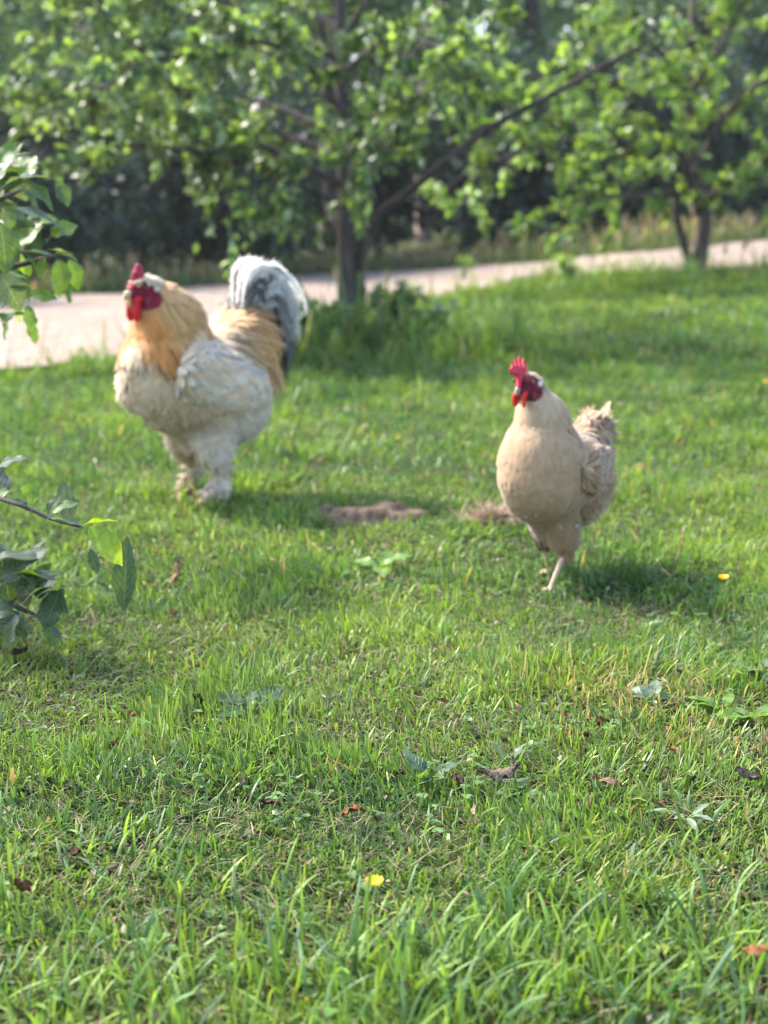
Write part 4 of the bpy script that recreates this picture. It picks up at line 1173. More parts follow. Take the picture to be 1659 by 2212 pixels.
    for k, (dx, dz, hh) in enumerate(((.02, 0, .10), (.005, 0, .125), (-.05, .0, .15))):   # dark quills showing between the white ones
        b = np.array([-.13 + dx, .05, .45])
        plume(A, [b, b + [0, .006, hh * .6], b + [-.02, .012, hh], b + [-.045, .012, hh * .9], b + [-.055, .012, hh * .6]], .012, (.05, .045, .045), (.03, .03, .03), plane=True)
    for q in range(16):     # soft white coverts at the root of the tail
        sgn = 1 if q % 2 else -1
        b = np.array([-.13 - .02 * rng.random(), sgn * .03 * rng.random(), .44])
        e = b + np.array([.02 - .07 * rng.random(), sgn * .05 * rng.random(), .07 + .05 * rng.random()])
        plume(A, [b, b * .6 + e * .4 + [.015, 0, .02], e, e + [-.03, sgn * .01, -.02]], .028, WHITE, (.5, .5, .55) if q % 4 else (.06, .06, .07), side=(.4, 1, 0))
    for q in range(12):     # dark feathers falling behind the saddle
        sgn = 1 if q % 2 else -1
        b = np.array([-.17, sgn * (.02 + .03 * rng.random()), .46]); L_ = .15 + .05 * rng.random()
        pts = [b, b + np.array([-.04, sgn * .015, .02]), b + np.array([-.062, sgn * .03, -.05]), b + np.array([-.055 + .01 * rng.normal(), sgn * .035, -L_ * .8])]
        plume(A, pts, .022, GREY * (.35 if q % 2 else .9), (.03, .03, .035), side=(1, .5 * sgn, 0))
    for q in range(24):     # fluffy white plumes on the near and far face of the tail
        sgn = 1 if q % 3 else -1
        b = np.array([-.15 - .04 * rng.random(), sgn * .03, .45]); hh = .06 + .07 * rng.random()
        y1 = sgn * (.02 + .025 * rng.random())
        plume(A, [b, b + [.0, y1 * .5, hh * .65], b + [-.03, y1, hh], b + [-.065, y1 * 1.2, hh * .8], b + [-.08, y1 * 1.3, hh * .35]], .016, np.array((.74, .73, .70)) * rng.uniform(.8, 1.05), (.05, .05, .055) if q % 3 == 0 else None, plane=True, splay=y1 * 9, fray=40)
    A.build('tail', M_tail, root)
    # comb, wattles, ear lobes, beak, eyes
    def flesh(name, fn, lo, hi, col, step=.0018, mat=None):
        v, q = surface_nets(fn, lo, hi, step)
        v = v + [HX, 0, HZ]
        return mk(name, v, q, mat or M_flesh, root, np.tile(col, (len(v), 1)))
    RED = np.array((.38, .010, .035)); BR = np.array((.62, .008, .022))
    def comb(Pq):
        F = sd_cone(Pq, (.232, 0, .580), (.206, 0, .612), .009, .011)
        for row in (-1, 0, 1):
            for k in range(5):
                f = k / 4
                px_ = .232 - .030 * f; pz = .584 + .030 * f + (.012 * math.sin(f * 2.6) + .006 if row == 0 else 0)
                F = smin(F, sd_ell(Pq, (px_, row * .0085, pz), (.0055, .005, .0075)), .003)
        F = smin(F, sd_ell(Pq, (.209, 0, .632), (.010, .007, .011)), .006)
        return smin(F, sd_ell(Pq, (.217, 0.002, .617), (.010, .008, .011)), .006)
    flesh('comb', comb, (.18, -.03, .56), (.25, .03, .66), RED)
    for sgn in (1, -1):
        flesh('wattle', lambda Pq: smin(sd_ell(Pq, (.224, sgn * .014, .529), (.014, .006, .031), .1, sgn * .25), sd_cone(Pq, (.224, sgn * .013, .55), (.214, sgn * .012, .56), .008, .010), .008),
              (.19, -.05, .48), (.25, .05, .59), BR)
        flesh('ear_flap', lambda Pq: sd_ell(Pq, (.190, sgn * .031, .541), (.017, .006, .030), -.25, -sgn * .2), (.15, -.06, .49), (.23, .06, .59), np.array((.17, .010, .035)))
        flesh('ear_lobe', lambda Pq: sd_ell(Pq, (.179, sgn * .037, .580), (.0090, .007, .0085)), (.15, -.06, .55), (.2, .06, .61), np.array((.62, .58, .60)))
        flesh('eye', lambda Pq: sd_ell(Pq, (.205, sgn * .029, .582), (.0065, .0045, .0065)), (.19, -.045, .57), (.225, .045, .6), np.array((.05, .018, .008)), .001, M_eye)
        flesh('brow', lambda Pq: sd_cone(Pq, (.215, sgn * .024, .594), (.194, sgn * .029, .592), .0045, .0055), (.18, -.045, .575), (.23, .045, .61), np.array((.07, .02, .025)))
    def beak(Pq):
        F = sd_cone(Pq, (.226, 0, .571), (.243, 0, .567), .013, .0085)
        F = smin(F, sd_cone(Pq, (.243, 0, .567), (.253, 0, .558), .0085, .0025), .004)
        return smin(F, sd_cone(Pq, (.226, 0, .560), (.245, 0, .556), .009, .003), .002)
    flesh('beak', beak, (.20, -.02, .53), (.265, .02, .59), np.array((.52, .42, .24)), .0015, M_horn)

# ------------------------------------------------------------------ hen
def build_hen():
    loc = ground(1186, 1259)
    root = empty('hen', loc, math.pi + R(52))
    tag(root, 'plain buff hen with upright red comb walking on the lawn at right', 'hen')
    HO = np.array((.010, -.010, -.020))     # head offset
    HC = np.array((.072, 0, .438)) + HO
    def torso(P):
        F = sd_ell(P, (-.04, 0, .228), (.150, .080, .082), .05)
        F = smin(F, sd_ell(P, (.050, 0, .243), (.077, .078, .082)), .03)
        F = smin(F, sd_ell(P, (.040, 0, .290), (.066, .066, .060)), .03)
        F = smin(F, sd_ell(P, (-.112, 0, .180), (.060, .058, .066)), .035)
        F = smin(F, sd_ell(P, (-.158, 0, .286), (.052, .034, .046), -.7), .03)
        F = smin(F, sd_cone(P, (.034, 0, .29), (.044, 0, .350), .066, .046), .03)
        F = smin(F, sd_cone(P, (.044, 0, .350), (.072, -.006, .412), .044, .024), .02)
        F = smin(F, sd_cone(P, (.035, 0, .20), (-.002, 0, .130), .066, .040), .03)
        F = smin(F, sd_ell(P, (.010, .036, .128), (.036, .028, .046), -.3), .018)
        F = smin(F, sd_ell(P, (-.022, -.034, .132), (.036, .026, .044), -.3), .018)
        F = smin(F, sd_cone(P, (.012, .040, .105), (.012, .044, .074), .024, .014), .012)
        F = smin(F, sd_cone(P, (-.030, -.036, .105), (-.038, -.040, .076), .022, .014), .012)
        x, y, z = P[..., 0], P[..., 1], P[..., 2]
        return F + .0022 * 0.15 * np.sin(70 * x + 9 * z) * np.sin(66 * y + 1) * np.sin(50 * z + 30 * x)
    def body(P):
        F = torso(P)
        F = smin(F, sd_ell(P, HC, (.029, .0225, .0245)), .008)
        F = smin(F, sd_cone(P, np.array((.084, 0, .434)) + HO, np.array((.098, 0, .431)) + HO, .0155, .010), .006)
        F = foot_fn(P, F, (.012, .076, .062), .044, .0058, .4)
        F = foot_fn(P, F, (-.038, .078, -.058), -.040, .0058, .4)
        return F
    V, Q = surface_nets(body, (-.23, -.13, -.003), (.18, .13, .50), .0034)
    BUFF = np.array((.40, .262, .155)); PALE = np.array((.49, .35, .225)); TAN_SHADE = np.array((.24, .15, .08)); WHITE = np.array((.50, .43, .34)); BROWN = np.array((.17, .10, .065)); FACE = np.array((.12, .012, .022)); SHANK = np.array((.50, .34, .23))
    def colour(P):
        x, y, z = P.T; c = np.tile(BUFF, (len(P), 1))
        def mixin(cc, w):
            nonlocal c
            w = np.clip(w, 0, 1)[:, None]; c = c * (1 - w) + np.array(cc) * w
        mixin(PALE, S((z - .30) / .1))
        mixin(TAN_SHADE, .95 * S((.235 - z) / .08) * S((x + .07) / .05))  # shade of the lower breast and belly, painted as darker tan
        mixin(WHITE, .75 * S((.20 - z) / .05) * S((-.06 - x) / .05))
        mixin(PALE, S((-.05 - x) / .05) * S((z - .24) / .03) * .7)
        return c
    x, y, z = V.T
    def fdist(P): return np.sqrt(((P[:, 0] - .090 - HO[0]) / .029) ** 2 + ((P[:, 2] - .433 - HO[2]) / .027) ** 2)
    c = colour(V); fw = S((1.1 - fdist(V)) / .2)[:, None]; c = c * (1 - fw) + FACE * fw * (.6 + 1.5 * vnoise(x * 1.0, z, 130, 8) ** 1.5)[:, None]  # face red is darkened to carry the shadow on it
    c[z < .078] = SHANK
    mk('body', V, Q, M_body, root, c)
    P, N = sample_surface(V, Q, 17000)
    ok = (fdist(P) > 1.05) & (P[:, 2] > .080); P, N = P[ok], N[ok]
    col = colour(P) * rng.uniform(.9, 1.08, (len(P), 1)); x, y, z = P.T
    neck = z + rng.normal(0, .012, len(z)) > .285 + .04 * S((x - .04) / .05)
    A = Acc()
    k = ~neck; n = k.sum()
    p = P[k]
    D_ = np.tile([-.7, 0, -.6], (n, 1)); D_[p[:, 0] > .06] = [-.15, 0, -1]; D_[p[:, 2] < .15] = [-.3, 0, -1]
    D_[(p[:, 0] < -.09) & (p[:, 2] > .25)] = [-.8, 0, .35]
    feathers(A, p, N[k], D_ + rng.normal(0, .1, (n, 3)), rng.uniform(.022, .038, n), rng.uniform(.011, .019, n), col[k] * (.92 + .16 * vnoise(p[:, 0] + p[:, 1], p[:, 2] * .6, 50, 6))[:, None], rng.uniform(.05, .12, n), 6, edgecol=col[k] * 1.12)
    k2 = np.flatnonzero((P[:, 2] < .22) & (P[:, 0] < -.05)); k2 = rng.choice(k2, 1500); n = len(k2)
    feathers(A, P[k2], N[k2], np.array([-.3, 0, -.8]) + rng.normal(0, .5, (n, 3)), rng.uniform(.012, .026, n), rng.uniform(.0015, .004, n), col[k2] * 1.04, rng.uniform(.3, .7, n), 8, True)
    ks = np.flatnonzero((np.abs(P[:, 2] - .155) < .022) & (P[:, 0] > .0)); ks = rng.choice(ks, 9)     # a few pale downy tufts low on the breast
    feathers(A, P[ks], N[ks], np.array([-.2, 0, -.9]) + rng.normal(0, .5, (9, 3)), rng.uniform(.010, .020, 9), rng.uniform(.003, .009, 9), np.tile(WHITE * .9, (9, 1)), .3, 6)
    kf = np.flatnonzero((P[:, 0] < .02) & (P[:, 0] > -.09) & (P[:, 2] > .155) & (P[:, 2] < .25) & (np.abs(P[:, 1]) > .04)); kf = rng.choice(kf, 300); n = len(kf)
    feathers(A, P[kf], N[kf], np.array([-.8, 0, -.6]) + rng.normal(0, .2, (n, 3)), rng.uniform(.014, .026, n), rng.uniform(.005, .010, n), np.where((rng.random(n) < .45)[:, None], BROWN * 1.3, PALE * .9) * rng.uniform(.8, 1.2, (n, 1)), .2, 6)
    kb = np.flatnonzero((P[:, 0] < -.02) & (P[:, 2] > .20)); kb = rng.choice(kb, 900); n = len(kb)
    feathers(A, P[kb], N[kb], np.array([-.9, 0, -.15]) + rng.normal(0, .15, (n, 3)), rng.uniform(.02, .032, n), rng.uniform(.006, .012, n), np.where((rng.random(n) < .5)[:, None], BROWN * 1.6, PALE) * rng.uniform(.8, 1.2, (n, 1)), .16, 6)
    A.build('plumage', M_feather, root)
    A = Acc(); k = neck; n = k.sum(); p = P[k]
    sp = rng.random(n) < .5 * S((.39 - p[:, 2]) / .05) * S((.06 - p[:, 0]) / .05)
    cc = np.where(sp[:, None], BROWN * 1.2, col[k])
    feathers(A, p, N[k], np.array([-.3, 0, -1]) + rng.normal(0, .07, (n, 3)), rng.uniform(.020, .038, n) * (1 - .5 * S((p[:, 2] - .41) / .03)), rng.uniform(.005, .009, n), cc, .045, 3, True)
    A.build('hackle', M_feather, root)
    for sgn in (1, -1):
        wc = (-.048, sgn * .074, .240)
        def wing(Pq):
            F = sd_ell(Pq, wc, (.078, .017, .046), .12, sgn * .26)
            return smin(F, sd_ell(Pq, (wc[0] - .062, wc[1] - sgn * .016, wc[2] + .004), (.048, .012, .030), .0, sgn * .22), .02)
        Vw, Qw = surface_nets(wing, (-.21, min(0, sgn * .12), .15), (.09, max(0, sgn * .12), .32), .0036)
        w = mk('wing', Vw, Qw, M_body, root, np.tile(BUFF, (len(Vw), 1)))
        Pw, Nw = sample_surface(Vw, Qw, 2200); k = Nw[:, 1] * sgn > -.2; Pw, Nw = Pw[k], Nw[k]; n = len(Pw)
        A = Acc(); g = rng.random(n)
        cc = np.where((g > .66)[:, None], BROWN * 1.3, np.where((g < .3)[:, None], PALE, BUFF)) * rng.uniform(.8, 1.1, (n, 1))
        ec = np.where((rng.random(n) < .6)[:, None], BROWN * 1.3, PALE)
        feathers(A, Pw, Nw, np.array([-1, -.2 * sgn, -.12]) + rng.normal(0, .1, (n, 3)), rng.uniform(.018, .032, n), rng.uniform(.009, .015, n), cc, .12, 4.0, edgecol=ec)
        for q in range(9):
            f = q / 8
            b = np.array([wc[0] + .0 - .03 * f, wc[1] + sgn * .006, wc[2] - .030 + .045 * f])
            e = b + np.array([-.070 - .02 * f, -sgn * .022, -.004 + .01 * f])
            plume(A, [b, (b + e) / 2 + [0, sgn * .006, 0], e], .017, BUFF * rng.uniform(.9, 1.1), BUFF * .6 if q % 2 else PALE, side=(.1, .15 * sgn, 1))
        A.build('wing_feathers', M_feather, w)
    A = Acc()
    for q in range(34):
        f = q / 33; sgn = 1 if q % 2 else -1
        th = R(80 - 70 * f + rng.normal(0, 5)); L_ = .064 + rng.normal(0, .007)
        b = np.array([-.148 - .02 * f, sgn * .010, .290 - .03 * f])
        e = b + np.array([-math.cos(th) * L_, sgn * (.004 + .022 * rng.random()), math.sin(th) * L_])
        plume(A, [b, b * .5 + e * .5 + [0, 0, .008], e], .019, PALE * rng.uniform(.8, 1.1), PALE if q % 3 else BROWN * 1.6, side=(.3, 1, .2), tipw=.25, fray=3)
    A.build('tail', M_feather, root)
    def flesh(name, fn, lo, hi, col, step=.0015, mat=None):
        v, q = surface_nets(fn, lo, hi, step)
        v = v + HO
        return mk(name, v, q, mat or M_flesh, root, np.tile(col, (len(v), 1)))
    RED = np.array((.56, .012, .04)); BR = np.array((.70, .012, .012))
    def comb(Pq):
        q = Pq.copy(); t = q[..., 2] - .455
        q[..., 1] += t * .35        # leans a little to the far side
        F = sd_ell(q, (.094, 0, .464), (.030, .0042, .012), .35)
        for k, (dx, hh) in enumerate(((.127, .473), (.115, .482), (.101, .489), (.086, .492), (.071, .488))):
            F = smin(F, sd_cone(q, (.094 + (dx - .094) * .75, 0, .468), (dx - .002, 0, hh), .0060, .0026), .0028)
        return smin(F, sd_cone(q, (.104, 0, .452), (.110, 0, .440), .006, .004), .006)
    flesh('comb', comb, (.05, -.03, .43), (.14, .03, .52), RED, .0013)
    for sgn in (1, -1):
        flesh('wattle', lambda Pq: smin(sd_ell(Pq, (.098, sgn * .010, .411), (.0085, .0035, .0145), 0, sgn * .3), sd_cone(Pq, (.098, sgn * .010, .42), (.092, sgn * .009, .426), .005, .006), .004), (.075, -.03, .39), (.12, .03, .44), BR)
        flesh('ear_flap', lambda Pq: sd_ell(Pq, (.074, sgn * .0215, .417), (.0095, .004, .014), -.3, -sgn * .2), (.05, -.04, .39), (.1, .04, .45), FACE * 1.3)
        flesh('ear_lobe', lambda Pq: sd_ell(Pq, (.064, sgn * .0255, .4415), (.0075, .005, .0070)), (.045, -.04, .42), (.08, .04, .46), np.array((.72, .66, .62)))
        flesh('eye', lambda Pq: sd_ell(Pq, (.0840, sgn * .0213, .4460), (.0050, .0034, .0050)), (.07, -.035, .435), (.1, .035, .455), np.array((.10, .03, .01)), .0009, M_eye)
    def beak(Pq):
        F = sd_cone(Pq, (.094, 0, .436), (.106, 0, .431), .0095, .0055)
        F = smin(F, sd_cone(Pq, (.106, 0, .431), (.113, 0, .424), .0055, .0018), .003)
        return smin(F, sd_cone(Pq, (.094, 0, .426), (.107, 0, .423), .006, .002), .0015)
    flesh('beak', beak, (.08, -.02, .41), (.12, .02, .45), np.array((.26, .21, .18)), .0011, M_horn)

build_rooster()
build_hen()

# ------------------------------------------------------------------ small things in the grass
def dead_leaf(px, py, size, col, label, curl=1.0, rz=None, name='dead_leaf', up=.012, stand=0.0, grp='curled dead leaves in the grass'):
    p = ground(px, py)
    L_ = size / 1000.0
    s = np.linspace(0, 1, 12); u = np.linspace(-1, 1, 9)
    Sg, Ug = np.meshgrid(s, u, indexing='ij')
    pr = np.interp(Sg, [0, .08, .3, .6, .85, 1], [.05, .5, .95, .9, .5, .04])
    a_ = Ug * curl * 1.0
    rad = L_ * .30
    ph = rng.uniform(0, 6.28, 4)
    wv = 1 + .16 * np.sin(Sg * 9 + ph[0] + Ug * 2) + .11 * np.sin(Sg * 19 + ph[1] + Ug * 4)
    X = (Sg - .5) * L_ * (1 - .12 * np.abs(Ug))
    Yc = rad * np.sin(a_) / max(curl, .3) * pr * wv
    Z = rad * (1 - np.cos(a_)) * pr * .75 * wv + L_ * .12 * np.sin(Sg * math.pi) * rng.choice([-1, 1]) + .07 * L_ * np.sin(Sg * 14 + Ug * 5 + ph[2]) + .04 * L_ * np.sin(Sg * 23 - Ug * 8 + ph[3])
    V = np.stack([X, Yc, Z], -1).reshape(-1, 3)
    if stand:
        c_, s_ = math.cos(stand), math.sin(stand)
        V = np.stack([V[:, 0] * c_ - V[:, 2] * s_, V[:, 1], V[:, 0] * s_ + V[:, 2] * c_], 1)
    r = rng.uniform(0, 6.28) if rz is None else rz
    fl = rng.choice([-1, 1]) if not stand else 1
    V = V * [1, 1, fl]
    V[:, 2] -= V[:, 2].min()
    th = L_ * .008
    m, k = 12, 9
    q = [(i * k + j, i * k + j + 1, (i + 1) * k + j + 1, (i + 1) * k + j) for i in range(m - 1) for j in range(k - 1)]
    V2 = np.vstack([V, V + [0, 0, th]]); n_ = len(V)
    q2 = q + [(c + n_, b + n_, a + n_, d + n_) for (a, b, c, d) in [(w[1], w[0], w[3], w[2]) for w in q]]
    C = np.array(col) * rng.uniform(.7, 1.25, (len(V2), 1))
    ob = mk(name, V2, np.array(q), M_dead, None, C) if False else mk(name, V2, np.array(q2), M_dead, None, C)
    ob.location = (p[0], p[1], p[2] + up); ob.rotation_euler = (rng.normal(0, .2), rng.normal(0, .2), r)
    tag(ob, label, 'leaf', grp)
    return ob
BRN, RUST, GRYB, TANB = (.085, .045, .03), (.19, .08, .035), (.19, .135, .11), (.27, .18, .11)
dead_leaf(1088, 1718, 52, GRYB, 'large arched grey-brown dead leaf, biggest one right of centre', 1.3, .1, up=.022)
dead_leaf(990, 1722, 34, BRN, 'pointed brown dead leaf just left of the large arched one', .9, 2.5, up=.02)
dead_leaf(765, 1800, 34, RUST, 'rusty orange dead leaf above the buttercup', .9, .1, up=.024)
dead_leaf(1262, 1765, 26, GRYB, 'upright grey crumpled dead leaf below right of the large arched one', 1.6, 1.6, up=.015)
dead_leaf(1315, 1728, 36, TANB, 'pale brown flat dead leaf right of the large arched one', .9, .2, up=.02)
dead_leaf(1283, 1716, 20, BRN, 'tiny dark brown dead leaf touching the pale flat one', 1.4, up=.02)
dead_leaf(528, 1720, 22, (.30, .20, .20), 'small pinkish-brown crumpled leaf left of centre', 1.5, up=.018)
dead_leaf(585, 1765, 28, BRN, 'dark folded dead leaf below the pinkish crumpled one', 1.2, up=.015)
dead_leaf(866, 1702, 20, BRN, 'small dark dead leaf between the dock leaf and the pinkish one', 1.4, up=.016)
dead_leaf(430, 1545, 32, BRN, 'twisted brown dead leaf standing in the grass below the left branches', 1.2, stand=1.1, up=.012)
dead_leaf(242, 1640, 26, (.17, .08, .05), 'reddish-brown dead leaf in the left grass', 1.2, stand=1.0, up=.012)
dead_leaf(105, 1542, 20, (.20, .08, .04), 'small reddish dead leaf near the left edge', 1.2, up=.014)
dead_leaf(172, 1508, 22, (.26, .19, .17), 'small greyish-pink dead leaf in the grass below the apple leaves', 1.3, up=.014)
dead_leaf(425, 1466, 26, TANB, 'tan crumpled leaf with a dark twist, on the grass left of centre', 1.3, up=.016)
dead_leaf(42, 1430, 44, BRN, 'dark dead leaf in the shade under the low apple leaves', 1.1, up=.012)
dead_leaf(50, 1990, 42, (.17, .075, .035), 'rusty curled dead leaf at the lower left edge', 1.2, up=.03, stand=.7)
dead_leaf(158, 1868, 30, BRN, 'brown dead leaf half buried in the lower left grass', 1.0, up=.012)
dead_leaf(1300, 1588, 24, (.20, .07, .035), 'narrow red-brown leaf standing in the dry patch', 1.2, stand=1.2, up=.012)
dead_leaf(1268, 1612, 22, BRN, 'small brown leaf lying beside the narrow red one', 1.2, up=.014)
dead_leaf(1452, 1652, 24, (.38, .16, .08), 'small orange-brown leaf left of the right dandelion plants', 1.3, up=.018)
dead_leaf(1610, 1712, 44, GRYB, 'long curved grey-brown leaf near the right edge', 1.1, .3, up=.02)
dead_leaf(1425, 1765, 16, (.35, .12, .05), 'tiny orange leaf beside a dark one at lower right', 1.3, up=.016)
dead_leaf(1385, 1025, 34, (.34, .17, .11), 'pinkish dead leaf lying in the grass to the right of the hen', 1.2, up=.02)
dead_leaf(688, 1014, 30, (.40, .18, .10), 'reddish leaf in the grass between rooster and hen', 1.2, up=.015)
dead_leaf(375, 1340, 26, (.22, .08, .05), 'small red-brown leaf under the upright tan one', 1.1, up=.012)
dead_leaf(1170, 1990, 26, TANB, 'pale tan leaf scrap in the lower right grass', 1.2, up=.02)
dead_leaf(1440, 2205, 34, (.17, .24, .04), 'round yellow-green fallen leaf at the bottom edge', .4, up=.07)
dead_leaf(1630, 2180, 30, (.22, .10, .04), 'orange dead leaf in the lower right corner', 1.0, up=.06)
dead_leaf(380, 1275, 62, (.38, .24, .14), 'pale tan feather-like leaf standing upright in the grass left of centre', .7, .3, stand=1.25, up=.01)

# buttercups
def buttercup(px, py, h, label, sz=.0105):
    p = ground(px, py + h * FPX / 1.75)
    p[2] = hgt(p[0], p[1])
    r = empty('buttercup', p); tag(r, label, 'flower', 'yellow buttercups in the lawn')
    T = Acc()
    tube(T, [(0, 0, 0), (.002, 0, h * .5), (0, 0, h)], [.0009, .0008, .0008], (.10, .17, .05), 6); T.build('stem', M_grass, r)
    for k in range(5):
        a_ = k * 2 * math.pi / 5 + .3
        s = np.linspace(0, 1, 6); u = np.linspace(-1, 1, 5)
        Sg, Ug = np.meshgrid(s, u, indexing='ij')
        w = np.interp(Sg, [0, .3, .7, 1], [.2, .8, 1.0, .55]) * sz * .62
        rr = Sg * sz * .95; zz = h + sz * (.05 + .75 * Sg ** 1.6) - .12 * sz * Ug ** 2 * -1
        X = rr * math.cos(a_) - Ug * w * math.sin(a_); Yv = rr * math.sin(a_) + Ug * w * math.cos(a_)
        V = np.stack([X, Yv, zz], -1).reshape(-1, 3)
        q = [(i * 5 + j, i * 5 + j + 1, (i + 1) * 5 + j + 1, (i + 1) * 5 + j) for i in range(5) for j in range(4)]
        mk('petal', V, np.array(q), M_petal, r, np.tile((.85, .58, .01), (len(V), 1)))
    B = Acc()
    for k in range(26):
        a_ = rng.uniform(0, 6.28); rr = rng.uniform(0, sz * .28)
        tube(B, [(0, 0, h), (rr * math.cos(a_), rr * math.sin(a_), h + sz * .38)], [.0003, .0006], (.7, .5, .04), 4)
    B.build('stamens', M_petal, r)
buttercup(808, 1912, .05, 'open yellow buttercup at the bottom centre')
buttercup(1560, 1212, .05, 'small blurred yellow buttercup right of the hen', .011)
buttercup(1650, 695, .1, 'faint yellow buttercup near the right edge behind the hen', .012)

# broad-leaved lawn plants
def rosette(px, py, n, ls, label, pal, flat=.35, wr=.45, name='dandelion_plant'):
    p = ground(px, py)
    r = empty(name, p); tag(r, label, 'weed')
    a_ = rng.uniform(0, 6.28, n)
    D_ = np.stack([np.cos(a_), np.sin(a_), rng.uniform(.1, 1, n) * flat * 2], 1)
    L_ = ls * rng.uniform(.7, 1.2, n)
    V, Q, C, U = leaf_cards(np.stack([np.cos(a_) * .008, np.sin(a_) * .008, np.full(n, .018)], 1), D_, np.tile([0, 0, 1.0], (n, 1)) + rng.normal(0, .25, (n, 3)), L_, L_ * wr, np.array(pal)[rng.integers(0, len(pal), n)], 2, .14, rng.uniform(.2, 1.0, n))
    mk('foliage', V, Q, M_leafnear, r, C, uv=U)
PW = [(.12, .22, .03), (.14, .25, .03), (.10, .18, .04)]
rosette(1560, 1555, 10, .05, 'toothed bright green dandelion plant at the right, left one of the pair', PW)
rosette(1630, 1570, 11, .05, 'toothed bright green dandelion plant touching the right edge', PW)
rosette(1640, 1470, 8, .055, 'pale broad-leaved plant at the right edge above the dandelions', [(.10, .16, .08), (.12, .19, .09)])
rosette(930, 1705, 3, .042, 'blue-green broad dock leaves left of the large dead leaf', [(.07, .13, .07)], .8, .6, 'dock_plant')
rosette(1105, 1668, 3, .030, 'small pale dock plant above the large dead leaf', [(.12, .17, .12)], 1.1, .6, 'dock_plant')
rosette(545, 1560, 6, .06, 'dark green plantain in the grass left of centre', [(.045, .10, .03)], .3, .5, 'plantain')
rosette(770, 1935, 6, .030, 'low toothed green plant left of the buttercup', [(.08, .15, .04)], .15, .5, 'plantain')
rosette(1130, 1735, 5, .028, 'small round-leaved plant just below the large dead leaf', [(.08, .15, .05)], .3, .7, 'plantain')
rosette(1415, 1535, 4, .04, 'grey-green small plant in the dry patch', [(.12, .18, .12)], .4, .5, 'plantain')
rosette(820, 1240, 5, .06, 'bright green low plant in the middle of the lawn', [(.12, .23, .03)], .5, .5, 'plantain')
rosette(1480, 1790, 7, .035, 'pale silvery star-shaped plant at lower right', [(.2, .26, .18)], .6, .3, 'clover')

# clover leaves in patches and tiny brown litter
n = 2400
y = 0.98 + 3.4 * rng.random(n); x = rng.uniform(-1, 1, n) * (.27 * y + .15)
k = rng.random(n) < S((vnoise(x, y, 6, 61) - .52) / .2); x, y = x[k], y[k]; n = len(x)
zc = hgt(x, y) + rng.uniform(.008, .028, n); A = Acc()
cc = np.array([.12, .22, .06]) * rng.uniform(.6, 1.2, (n, 1))
a0 = rng.uniform(0, 6.28, n); sz = rng.uniform(.005, .010, n)
for q in range(3):
    aa = a0 + q * 2.094
    V, Q, C, U = leaf_cards(np.stack([x, y, zc], 1), np.stack([np.cos(aa), np.sin(aa), np.full(n, .15)], 1), np.tile([0, 0, 1.0], (n, 1)) + rng.normal(0, .2, (n, 3)), sz, sz * .95, cc, 1, .12, .2)
    A.add(V, Q, None, C)
tag(A.build('clover', M_leaf), 'small clover leaves mixed into the lawn', 'clover', kind='stuff')
n = 1300
y = 0.98 + 3.4 * rng.random(n); x = rng.uniform(-1, 1, n) * (.27 * y + .15); aa = rng.uniform(0, 6.28, n); sz = rng.uniform(.005, .016, n)
V, Q, C, U = leaf_cards(np.stack([x, y, hgt(x, y) + rng.uniform(.003, .022, n)], 1), np.stack([np.cos(aa), np.sin(aa), rng.normal(0, .5, n)], 1), rng.normal(0, .6, (n, 3)) + [0, 0, 1], sz, sz * .5, np.array([[.10, .06, .04], [.24, .17, .11], [.16, .08, .05], [.30, .26, .19]])[rng.integers(0, 4, n)], 1, .3, 1.2)
tag(mk('leaf_litter', V, Q, M_dead, None, C), 'tiny brown scraps of dead leaf scattered through the lawn', 'litter', kind='stuff')

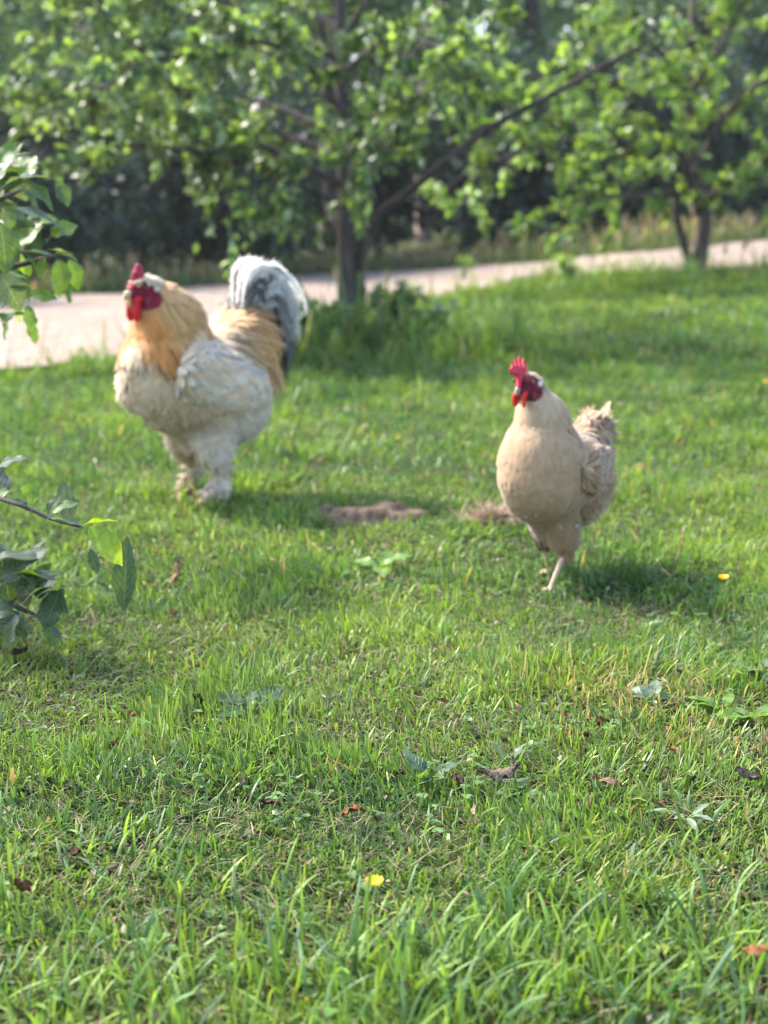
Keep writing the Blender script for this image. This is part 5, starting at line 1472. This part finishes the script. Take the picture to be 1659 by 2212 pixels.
# bare soil with clods and the pale dry tuft
def soil_patch():
    xs_ = np.linspace(-.24, .24, 60); ys_ = np.linspace(-.2, .2, 50)
    X, Y = np.meshgrid(xs_, ys_)
    wx, wy = X + SOIL[0], Y + SOIL[1]
    d = np.sqrt((X / .16) ** 2 + (Y / .10) ** 2) + .6 * (vnoise(wx, wy, 13, 5) - .5)
    z = hgt(wx, wy) + .022 * S((1 - d) / .5) * (.4 + 1.2 * vnoise(wx, wy, 28, 9)) + .008 * vnoise(wx, wy, 90, 10) * (d < 1) - .012 * S((d - .8) / .3)
    V = np.stack([wx.ravel(), wy.ravel(), z.ravel()], 1)
    nx = len(xs_); i, j = np.meshgrid(np.arange(nx - 1), np.arange(len(ys_) - 1)); a = (j * nx + i).ravel()
    c = np.array((.18, .125, .085)) * (.4 + 1.2 * vnoise(wx, wy, 60, 2)).ravel()[:, None]
    m = mk('bare_soil', V, np.stack([a, a + 1, a + nx + 1, a + nx], 1), M_dead, None, c)
    tag(m, kind='structure')
soil_patch()
def dry_tuft(px, py, n, rad, h, label):
    p = ground(px, py); r = rng.normal(0, rad, (n, 2)) * [1, .6]
    A = Acc()
    P = np.stack([r[:, 0], r[:, 1], rng.uniform(.0, .02, n)], 1)
    V, Q, C = blades(P, rng.uniform(.3, 1, n) * h, rng.uniform(.002, .004, n), rng.uniform(0, 6.28, n), rng.uniform(.6, 1.5, n), rng.normal(.5, .5, n), np.array((.48, .34, .24)) * rng.uniform(.6, 1.15, (n, 1)), np.full(n, .3), 4)
    A.add(V, Q, None, C)
    o = A.build('dry_grass_tuft', M_dead); o.location = (p[0], p[1], p[2] + .01)
    tag(o, label, 'grass tuft')
dry_tuft(1060, 1135, 420, .035, .07, 'pale pinkish dry grass tuft on the lawn left of the hen')

# ------------------------------------------------------------------ air
def haze():
    m, n, out = nodes('haze')
    v = n.nodes.new('ShaderNodeVolumePrincipled')
    v.inputs['Color'].default_value = (.90, .94, 1.0, 1)
    v.inputs['Density'].default_value = 0.0009
    v.inputs['Anisotropy'].default_value = 0.35
    n.links.new(v.outputs[0], out.inputs['Volume'])
    x0, x1, y0, y1, z0, z1 = -95, 95, -25, 165, -1.5, 16
    V = [(x0, y0, z0), (x1, y0, z0), (x1, y1, z0), (x0, y1, z0), (x0, y0, z1), (x1, y0, z1), (x1, y1, z1), (x0, y1, z1)]
    F = np.array([(0, 3, 2, 1), (4, 5, 6, 7), (0, 1, 5, 4), (1, 2, 6, 5), (2, 3, 7, 6), (3, 0, 4, 7)])
    o = mk('haze', V, F, m, smooth=False)
    tag(o, kind='stuff', label='thin summer haze in the air')
haze()
